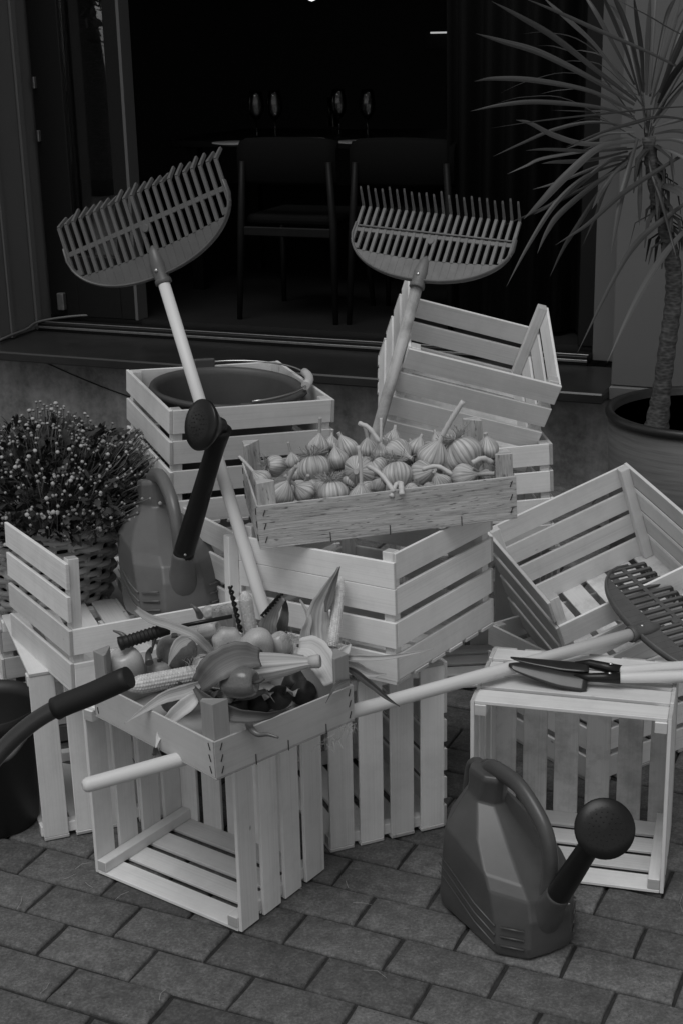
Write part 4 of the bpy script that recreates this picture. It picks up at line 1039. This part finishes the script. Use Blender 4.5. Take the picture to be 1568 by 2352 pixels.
# loose stems among the bulbs
def loose_stem(a, b, r, lab, sag=.01):
    a = at_plane(*Zg(*a[:2]), s_a + Vector((0, 0, a[2])), s_n); b = at_plane(*Zg(*b[:2]), s_a + Vector((0, 0, b[2])), s_n)
    mb = MB(); m_ = (a + b) / 2 + Vector((0, 0, sag)); cc = catmull([a, m_, b], 6); mb.tube([p - a for p in cc], [r * .82 * (1 + .12 * math.sin(i * 2)) for i in range(len(cc))], 10, tone=.8); o = mb.obj('loose_garlic_stalk', M['gstem']); o.location = a
    tag(o, lab, 'garlic stalk', 'loose garlic stalks')
loose_stem((690, 320, .045), (815, 445, .03), .0062, 'thick loose stem slanting down across the middle of the garlic')
loose_stem((950, 335, .05), (1095, 360, .045), .0058, 'curved loose stem lying across the right half of the garlic', .012)
loose_stem((645, 112, .08), (745, 205, .05), .0062, 'cut stem sticking out at the back of the garlic heap')
loose_stem((1190, 305, .05), (1290, 303, .045), .0068, 'thick cut stem pointing right near the right corner post')
loose_stem((852, 460, .03), (845, 405, .035), .0072, 'short cut stem stub standing at the front rim')
loose_stem((800, 470, .02), (845, 400, .03), .0062, 'short stem leaning beside the stub at the front rim')

# ================================================================= VEGETABLE TRAY CONTENTS
def Zk(x, y): return (x / 2.1008 + 200.95, y / 2.1008 + 1263.1)
Kz = KM.to_3x3() @ Vector((0, 0, 1)); KO = KM.translation
def kp(x, y, h): return at_plane(*Zk(x, y), KO + Vector((0, 0, h)), Kz)
def krad(p, zr): return zr / 2.1008 / F_PX * (p - CAMPOS).length
def place(o, p, ax, rad, spin=0):
    o.matrix_world = Matrix.Translation(p) @ ax.to_track_quat('Z', 'Y').to_matrix().to_4x4() @ Matrix.Rotation(spin, 4, 'Z') @ Matrix.Scale(rad, 4); return o
def pepper(label, zx, zy, zr, h, ax, mat, spin=0, long=1.0, stem=True):
    p = kp(zx, zy, h); t = thing('bell_pepper', label, 'pepper'); mb = MB(); pr = []
    for i in range(19):
        u = i / 18; a = math.pi * u; r_ = math.sin(a) ** .62 * (1.0 - .12 * (1 - u)) ; z = -math.cos(a) * long
        if u > .86: z -= (u - .86) * 2.0 * long
        pr.append((max(r_, .01), z))
    mb.lathe(pr, 40, mod=lambda ph, i: 1 + .09 * (abs(math.cos(ph * 2)) ** .8 - .5) * (.3 + .7 * math.sin(math.pi * i / 18))); mb.obj('flesh', mat, t)
    if stem:
        mb = MB(); z = long * .74; cc = catmull([(0, 0, z - .06), (0, 0, z + .15), (.10, .02, z + .42), (.3, .05, z + .58)], 5); mb.tube(cc, [.22, .15] + [.10] * (len(cc) - 3) + [.12], 10); mb.obj('stem', M['husk_dark'], t)
    return place(t, p, ax, krad(p, zr), spin)
def gourd(label, zx, zy, zr, h, ax, lobes, flat, mat, cat='gourd', name='gourd', rim=True):
    p = kp(zx, zy, h); t = thing(name, label, cat); mb = MB(); pr = []
    for i in range(15):
        a = math.pi * i / 14; pr.append((max(math.sin(a) ** .8, .01), -math.cos(a) * flat - (.18 * math.exp(-((i - 14) / 2.2) ** 2))))
    mb.lathe(pr, 44, mod=lambda ph, i: 1 + (.05 * math.cos(ph * lobes) + .03 * math.sin(ph * 2 + 1)) * math.sin(math.pi * i / 14)); mb.obj('flesh', mat, t)
    mb = MB(); z = flat * .8; mb.tube([(0, 0, z - .1), (0, 0, z + .06), (.03, 0, z + .16)], [.2, .15, .17], 9); mb.obj('stem', M['husk_dark'], t)
    return place(t, p, ax, krad(p, zr), random.random() * 6)
pepper('pale bell pepper at the left end of the vegetable tray', 190, 556, 88, .085, TO(-.15, .9, -.2), M['pep_pale'], .4, .98, False)
gourd('pale onion in front of the pale pepper', 345, 580, 62, .055, TO(.1, .9, -.1), 3, .95, M['onion'], 'onion', 'onion')
gourd('big dark round onion under the bent husk', 432, 488, 96, .085, TO(-.1, .95, .1), 2, .9, M['tomato'], 'onion', 'onion')
pepper('lumpy small grey pepper at the back of the tray', 590, 385, 50, .105, TO(.8, .3, -.3), M['gourd'], .9, 1.15, False)
gourd('round pale gourd with a corky stem end, left of the pair', 678, 448, 78, .105, TO(.15, .15, -.95), 7, .78, M['gourd'])
gourd('round pale gourd with a dark stem end, right of the pair', 820, 462, 86, .10, TO(.2, -.1, -.95), 3, .85, M['gourd'])
pepper('pale squash pepper right of the two gourds', 932, 455, 56, .09, TO(-.4, .8, 0), M['pep_pale'], .2, 1.1, False)
pepper('shiny dark bell pepper with curled stem at the front of the tray', 735, 640, 84, .128, TO(.92, .12, -.3), M['pep_mid'], .3, 1.12)
pepper('small black pepper deep at the front of the tray', 925, 715, 60, .035, TO(.5, .6, -.3), M['pep_dark'], .3, 1.0)
pepper('black pepper half hidden near the right corner', 1040, 690, 60, .028, TO(.6, .5, -.3), M['pep_dark'], 1.3, 1.0, False)
pepper('grey pepper low at the left front side of the tray', 420, 735, 60, .03, TO(-.5, .6, -.3), M['pep_mid'], 1.3, 1.0, False)
for k_, (x_, y_, r_, h_) in enumerate(((620, 715, 62, .03), (725, 745, 58, .025), (835, 735, 60, .022), (1000, 650, 66, .03), (1100, 610, 64, .03), (500, 665, 60, .03))):  # added filler peppers; their near-black colour stands in for shadow in the tray
    pepper('added dark filler pepper standing in for shadow in the vegetable tray, %s' % ('at the near left corner', 'below the shiny pepper', 'right of the shiny pepper', 'left of the right corner post', 'beside the right corner post', 'under the lying corn cob')[k_], x_, y_, r_, h_, TO(random.uniform(-.8, .8), .5, -.3), M['pep_dark'], k_, 1.1, k_ % 2 == 0)
gourd('pale onion buried under the husks', 560, 560, 60, .06, TO(.2, .9, -.2), 2, .9, M['onion'], 'onion', 'onion')
gourd('small garlic-like onion at the back edge of the tray', 590, 305, 36, .12, TO(.7, .3, .2), 6, .9, M['onion'], 'onion', 'onion')
gourd('dark onion at the middle of the tray under the husk', 650, 545, 70, .05, TO(.2, .9, -.2), 2, .9, M['tomato'], 'onion', 'onion')
gourd('pale onion hidden behind the right husk', 1010, 500, 60, .06, TO(.2, .9, -.2), 2, .9, M['onion'], 'onion', 'onion')

def corn(label, a, ah, b, bh, zr, bendv=(0, 0, 0)):
    """cob from the tip a to the base b"""
    pa, pb = kp(*a, ah), kp(*b, bh); t = thing('corn_cob', label, 'corn cob', Matrix.Translation(pa)); r_ = krad(pa, zr)
    mb = MB(); NR, NK, S1, S2 = 16, 30, 4, 4; n = NR * S1; k = NK * S2; ax = (pb - pa); ln = ax.length; q = ax.to_track_quat('Z', 'Y').to_matrix().to_4x4(); pr = []
    for i in range(k + 1):
        u = i / k; rr = r_ * min(1, (.25 + .9 * (u / .22) ** .6) if u < .22 else 1.15 - .05 * u) ; pr.append((max(rr, .001), u * ln))
    def mod(ph, i):
        kern = abs(math.sin(math.pi * ((i / S2) + (0 if int(ph / (2 * math.pi) * NR) % 2 else .5)))) ** .45
        row = abs(math.sin(ph * NR / 2)) ** .45
        return .90 + .10 * kern * row
    rg = random.Random(len(label)); tn = {}
    mb.lathe(pr, n, q, mod, lambda u, i: tn.setdefault((int(u * NR), i // S2), rg.uniform(.2, 1)))
    mb.obj('kernels', M['corn'], t); return t
corn('corn cob lying at the left front of the vegetable tray', (188, 662), .095, (590, 588), .085, 47)
corn('corn cob standing up at the back of the vegetable tray', (757, 200), .20, (792, 420), .10, 34)
corn('corn cob standing upright at the right end, wrapped by a husk', (1222, 130), .22, (1180, 470), .10, 30)
def husk(label, ctl, widz, mat, side=None, cup=.12, name='corn_husk', cat='corn husk', group='loose corn husks', tw=0, solid=.0006, prof=None):
    pts = [kp(x, y, h) for x, y, h in ctl]; cc = catmull(pts, 7); k = len(cc); p0 = cc[0].copy(); W_ = []
    for i in range(k):
        u = i / (k - 1); f = prof(u) if prof else (min(1, .3 + u * 3) if u < .3 else max(.12, 1 - ((u - .3) / .7) ** 1.5))
        W_.append(krad(cc[i], widz) * f * (1 + .03 * math.sin(i * 1.7)))
    t_ = (cc[-1] - cc[0]).normalized(); view = (p0 - CAMPOS).normalized()
    sd_ = side if side else t_.cross(view).normalized()
    mb = MB(); mb.strip([c - p0 for c in cc], W_, sd_, 6, cup, random.random(), True, [tw * i / k + .07 * math.sin(i * .8) for i in range(k)])
    o = mb.obj(name, mat, solid=solid); o.location = p0; return tag(o, label, cat, group)
husk('long pale husk strip arching over the left of the tray', [(238, 285, .17), (300, 330, .175), (400, 365, .17), (510, 410, .16), (580, 470, .13), (625, 530, .10)], 46, M['husk'], cup=.25, prof=lambda u: .35 + .65 * math.sin(math.pi * min(1, u * .75 + .12)))
husk('folded pale husk looping down from the arching strip', [(505, 425, .155), (450, 450, .15), (415, 500, .135), (390, 565, .11)], 58, M['husk'], cup=.2, tw=.5)
husk('twisted pale husk hanging over the left side board', [(560, 640, .11), (480, 680, .105), (380, 710, .09), (280, 770, .075), (180, 838, .06)], 66, M['husk'], cup=.25, tw=.3)
husk('long pale husk tail dropping over the near left board to the rake pole', [(545, 690, .10), (490, 740, .09), (410, 810, .06), (355, 885, .03), (330, 955, .01)], 74, M['husk'], cup=.22, tw=.4)
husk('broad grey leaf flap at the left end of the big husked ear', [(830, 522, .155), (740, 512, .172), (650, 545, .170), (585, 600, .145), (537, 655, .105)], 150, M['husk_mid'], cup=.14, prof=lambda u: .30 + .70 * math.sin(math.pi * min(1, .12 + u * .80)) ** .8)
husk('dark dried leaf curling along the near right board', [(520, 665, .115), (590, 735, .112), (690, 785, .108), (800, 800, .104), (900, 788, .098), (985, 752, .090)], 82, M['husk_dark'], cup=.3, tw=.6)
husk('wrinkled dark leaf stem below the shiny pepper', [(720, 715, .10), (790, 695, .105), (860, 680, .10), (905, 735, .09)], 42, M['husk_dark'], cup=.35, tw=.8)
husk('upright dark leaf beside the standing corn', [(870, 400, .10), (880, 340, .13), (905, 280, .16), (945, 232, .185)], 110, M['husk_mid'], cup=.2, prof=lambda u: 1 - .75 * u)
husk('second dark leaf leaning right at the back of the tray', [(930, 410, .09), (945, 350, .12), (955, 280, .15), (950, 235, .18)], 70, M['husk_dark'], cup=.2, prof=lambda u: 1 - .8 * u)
husk('tall pale husk wrapped around the upright corn, pointed at top', [(1120, 470, .10), (1110, 380, .13), (1120, 280, .17), (1165, 180, .21), (1212, 82, .25)], 120, M['husk'], cup=.3, prof=lambda u: .85 + .15 * u if u < .3 else max(.1, 1 - ((u - .3) / .7) ** 1.3))
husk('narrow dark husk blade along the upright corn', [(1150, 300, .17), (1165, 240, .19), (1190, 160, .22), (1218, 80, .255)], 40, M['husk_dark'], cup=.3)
husk('torn pale husk left of the upright corn', [(1060, 480, .10), (1050, 400, .13), (1068, 330, .155), (1025, 240, .18)], 66, M['husk'], cup=.25, tw=.4, prof=lambda u: 1 - .85 * u)
husk('pale folded husk at the foot of the upright corn', [(1190, 640, .075), (1150, 560, .10), (1090, 480, .115), (1020, 470, .115)], 130, M['husk'], cup=.2, prof=lambda u: .4 + .6 * math.sin(math.pi * (u * .7 + .2)))
husk('wide pale husk behind the right corner post', [(1180, 600, .08), (1200, 540, .10), (1240, 490, .12), (1270, 455, .13)], 80, M['husk'], cup=.3)
husk('long narrow husk reaching right past the corner post', [(1200, 520, .10), (1300, 520, .105), (1420, 520, .11), (1560, 500, .12), (1670, 478, .13)], 28, M['husk'], cup=.35)
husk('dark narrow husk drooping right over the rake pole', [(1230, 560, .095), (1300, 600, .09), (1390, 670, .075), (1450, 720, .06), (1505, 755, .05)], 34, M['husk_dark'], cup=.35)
husk('pale husk end lying right of the tray on the crate', [(1240, 540, .09), (1310, 580, .075), (1370, 600, .07), (1440, 600, .075)], 60, M['husk'], cup=.3)
husk('brown curled scrap hanging at the rake pole', [(330, 945, .01), (345, 985, -.01), (330, 1020, -.02), (300, 1060, -.03)], 50, M['husk_dark'], cup=.4, tw=1.2, group='brown husk scraps')
husk('second brown curled scrap beside the hanging one', [(355, 930, .01), (370, 975, -.01), (350, 1010, -.02), (345, 1050, -.03)], 46, M['husk_dark'], cup=.4, tw=-1.0, group='brown husk scraps')
husk('small brown curl at the right corner of the tray', [(1270, 625, .085), (1210, 650, .09), (1180, 690, .08), (1150, 740, .06)], 24, M['husk_dark'], cup=.4, tw=1.2, group='brown husk scraps')
rg = random.Random(14)
for k in range(9):
    x0, y0 = rg.uniform(420, 1080), 0; y0 = 690 - abs(x0 - 700) * .12 + rg.uniform(-40, 60); dx, dy = rg.uniform(-110, 110), rg.uniform(-50, 40); h0 = rg.uniform(.04, .07)
    husk('crumpled dry husk scrap among the vegetables', [(x0, y0, h0), (x0 + dx * .5, y0 + dy * .5 - 12, h0 + .015), (x0 + dx, y0 + dy, h0)], rg.uniform(40, 80), M[rg.choice(('husk_dark', 'husk_mid', 'husk_dark'))], cup=.3, tw=rg.uniform(-1, 1), group='crumpled husk scraps')
# husked cob: husk-wrapped ear tapering to its stalk
pa, pb = kp(600, 590, .10), kp(1085, 540, .125)
t = thing('husked_corn', 'big corn ear in its pale husk lying across the middle of the tray', 'corn ear', Matrix.Translation(pa))
ax = pb - pa; ln = ax.length; q = ax.to_track_quat('Z', 'Y').to_matrix().to_4x4(); r0 = krad(pa, 92); rg = random.Random(8)
pr = []
for i in range(25):
    u = i / 24; pr.append((r0 * (.80 + .2 * math.sin(math.pi * min(1, u * 2.2))) if u < .40 else r0 * max(.33, .985 - (u - .40) * 1.25 + .10 * math.sin((u - .4) * 5.2)), u * ln))
wv = [rg.uniform(-.035, .035) for _ in range(48)]
mb = MB(); mb.lathe(pr, 48, q, lambda ph, i: (1 + wv[int(ph / 6.2832 * 48) % 48] + .05 * math.cos(ph * 3 + i * .06)) * (1 - .16 * abs(math.sin(ph))), lambda u, i: .5 + wv[int(u * 48) % 48] * 10)
mb.obj('husk_wrap', M['husk'], t)
for k, (a0, dl) in enumerate(((.4, .5), (2.2, .62), (4.4, .55))):
    mb = MB(); pts = []
    for i in range(9):
        u = i / 8; a_ = a0 + .35 * u; rr = pr[int(u * dl * 24)][0] * 1.02 + .002; pts.append(q @ Vector((rr * math.cos(a_), rr * math.sin(a_), u * dl * ln - .02)))
    mb.strip(pts, [r0 * 1.1 * (1 - .8 * (i / 8) ** 2) for i in range(9)], q.to_3x3() @ Vector((-math.sin(a0), math.cos(a0), 0)), 6, .22, rg.random()); mb.obj('husk_leaf', M['husk'] if k else M['husk_mid'], t, solid=.0006)
mb = MB(); e = pb - pa; dv = e.normalized(); mb.tube([e - dv * .006, e + dv * .012, e + dv * .016], [krad(pa, 30), krad(pa, 34), krad(pa, 28)], 12); mb.obj('stalk_end', M['gstem'], t)
# chilies
def chili(label, ctl, zr, mat):
    pts = [kp(*c) for c in ctl]; cc = catmull(pts, 6); p0 = cc[0].copy(); k = len(cc); mb = MB(); mb.tube([c - p0 for c in cc], [krad(p0, zr) * max(.18, (1 - .75 * (i / (k - 1)) ** 1.2)) for i in range(k)], 12); o = mb.obj('chili_pepper', mat, None, 0); o.location = p0; tag(o, label, 'chili', 'chili peppers')
chili('curved dark chili hanging over the near right board', [(775, 800, .085), (782, 850, .078), (820, 888, .07), (870, 890, .068), (922, 906, .064)], 21, M['chili'])
chili('short curved chili at the left end above the tool handle', [(190, 430, .13), (165, 405, .14), (125, 390, .145)], 15, M['chili'])
chili('hooked chili standing up at the back of the tray', [(545, 320, .13), (530, 290, .15), (500, 262, .16)], 18, M['chili'])
chili('dark dried chili hanging beside the pale pepper', [(345, 370, .15), (325, 430, .135), (310, 500, .11)], 14, M['pep_dark'])
chili('dark chili between pale pepper and big onion', [(300, 545, .09), (295, 500, .10), (310, 470, .11)], 20, M['chili'])
# corn silk
mb = MB(); rg = random.Random(4)
for (zx, zy, h, cnt, sp_) in ((520, 520, .115, 40, 60), (650, 290, .14, 40, 50), (990, 420, .12, 40, 50), (1215, 440, .12, 24, 40), (1255, 860, .03, 26, 30), (1180, 920, .02, 26, 40)):
    for k in range(cnt):
        x, y = zx + rg.gauss(0, sp_ * .5), zy + rg.gauss(0, sp_ * .3); a = kp(x, y, h + rg.gauss(0, .006)); b = kp(x + rg.gauss(0, sp_ * .6), y + rg.uniform(5, sp_ * 1.2), h - rg.uniform(0, .02)); m_ = (a + b) / 2 + Vector((rg.gauss(0, .006), rg.gauss(0, .006), .006))
        mb.tube([a, m_, b], .00035, 3, cap=False)
tag(mb.obj('corn_silk', M['groot']), 'fine loose corn silk threads over the vegetables', 'corn silk', kind='stuff')
# hand cultivator with ribbed grip
a, b = kp(150, 455, .135), kp(395, 378, .15); c_ = kp(700, 320, .165)
t = thing('hand_cultivator', 'black hand cultivator with a ribbed grip lying at the back of the tray', 'hand tool', Matrix.Translation(a))
mb = MB(); k = 60; mb.tube([(b - a) * (i / k) for i in range(k + 1)], [.006] + [.0125 + .0012 * math.sin(i * 1.35) * (1 if 8 < i < 48 else 0) + (.0015 if i < 6 else 0) for i in range(1, k)] + [.009], 16); mb.obj('grip', M['rubber'], t)
mb = MB(); mb.tube([(b - a) * .98, (c_ - a)], .0042, 10); mb.obj('shaft', M['black'], t)
for q0, q1 in (((690, 175, .215), (742, 395, .12)), ((935, 215, .20), (845, 320, .14))):
    p0, p1 = kp(*q0), kp(*q1); mb = MB()
    for s_ in (0, math.pi):
        pts = [p0 + (p1 - p0) * (i / 40) + Vector((math.cos(i * .62 + s_), math.sin(i * .62 + s_) * .6, math.sin(i * .62 + s_) * .5)) * .0032 - a for i in range(41)]
        mb.tube(pts, .0026, 7)
    mb.obj('twisted_tine', M['black'], t)

# straw and dry threads on the paving
mb = MB(); rg = random.Random(31)
for k in range(30):
    x, y = rg.uniform(-.9, .9), rg.uniform(1.95, 2.85); a = rg.uniform(0, 6.28); l = rg.uniform(.012, .05) * (1 if k % 6 else 1.8); p = Vector((x, y, .0035)); dv = Vector((math.cos(a), math.sin(a), 0)); nv = Vector((-dv.y, dv.x, 0))
    mb.tube([p, p + dv * l * .5 + nv * l * rg.uniform(-.2, .2) + Vector((0, 0, .002)), p + dv * l], rg.uniform(.0003, .0007), 4, cap=False)
tag(mb.obj('straw_threads', M['groot']), 'fine pale straw threads scattered on the paving', 'straw', kind='stuff')
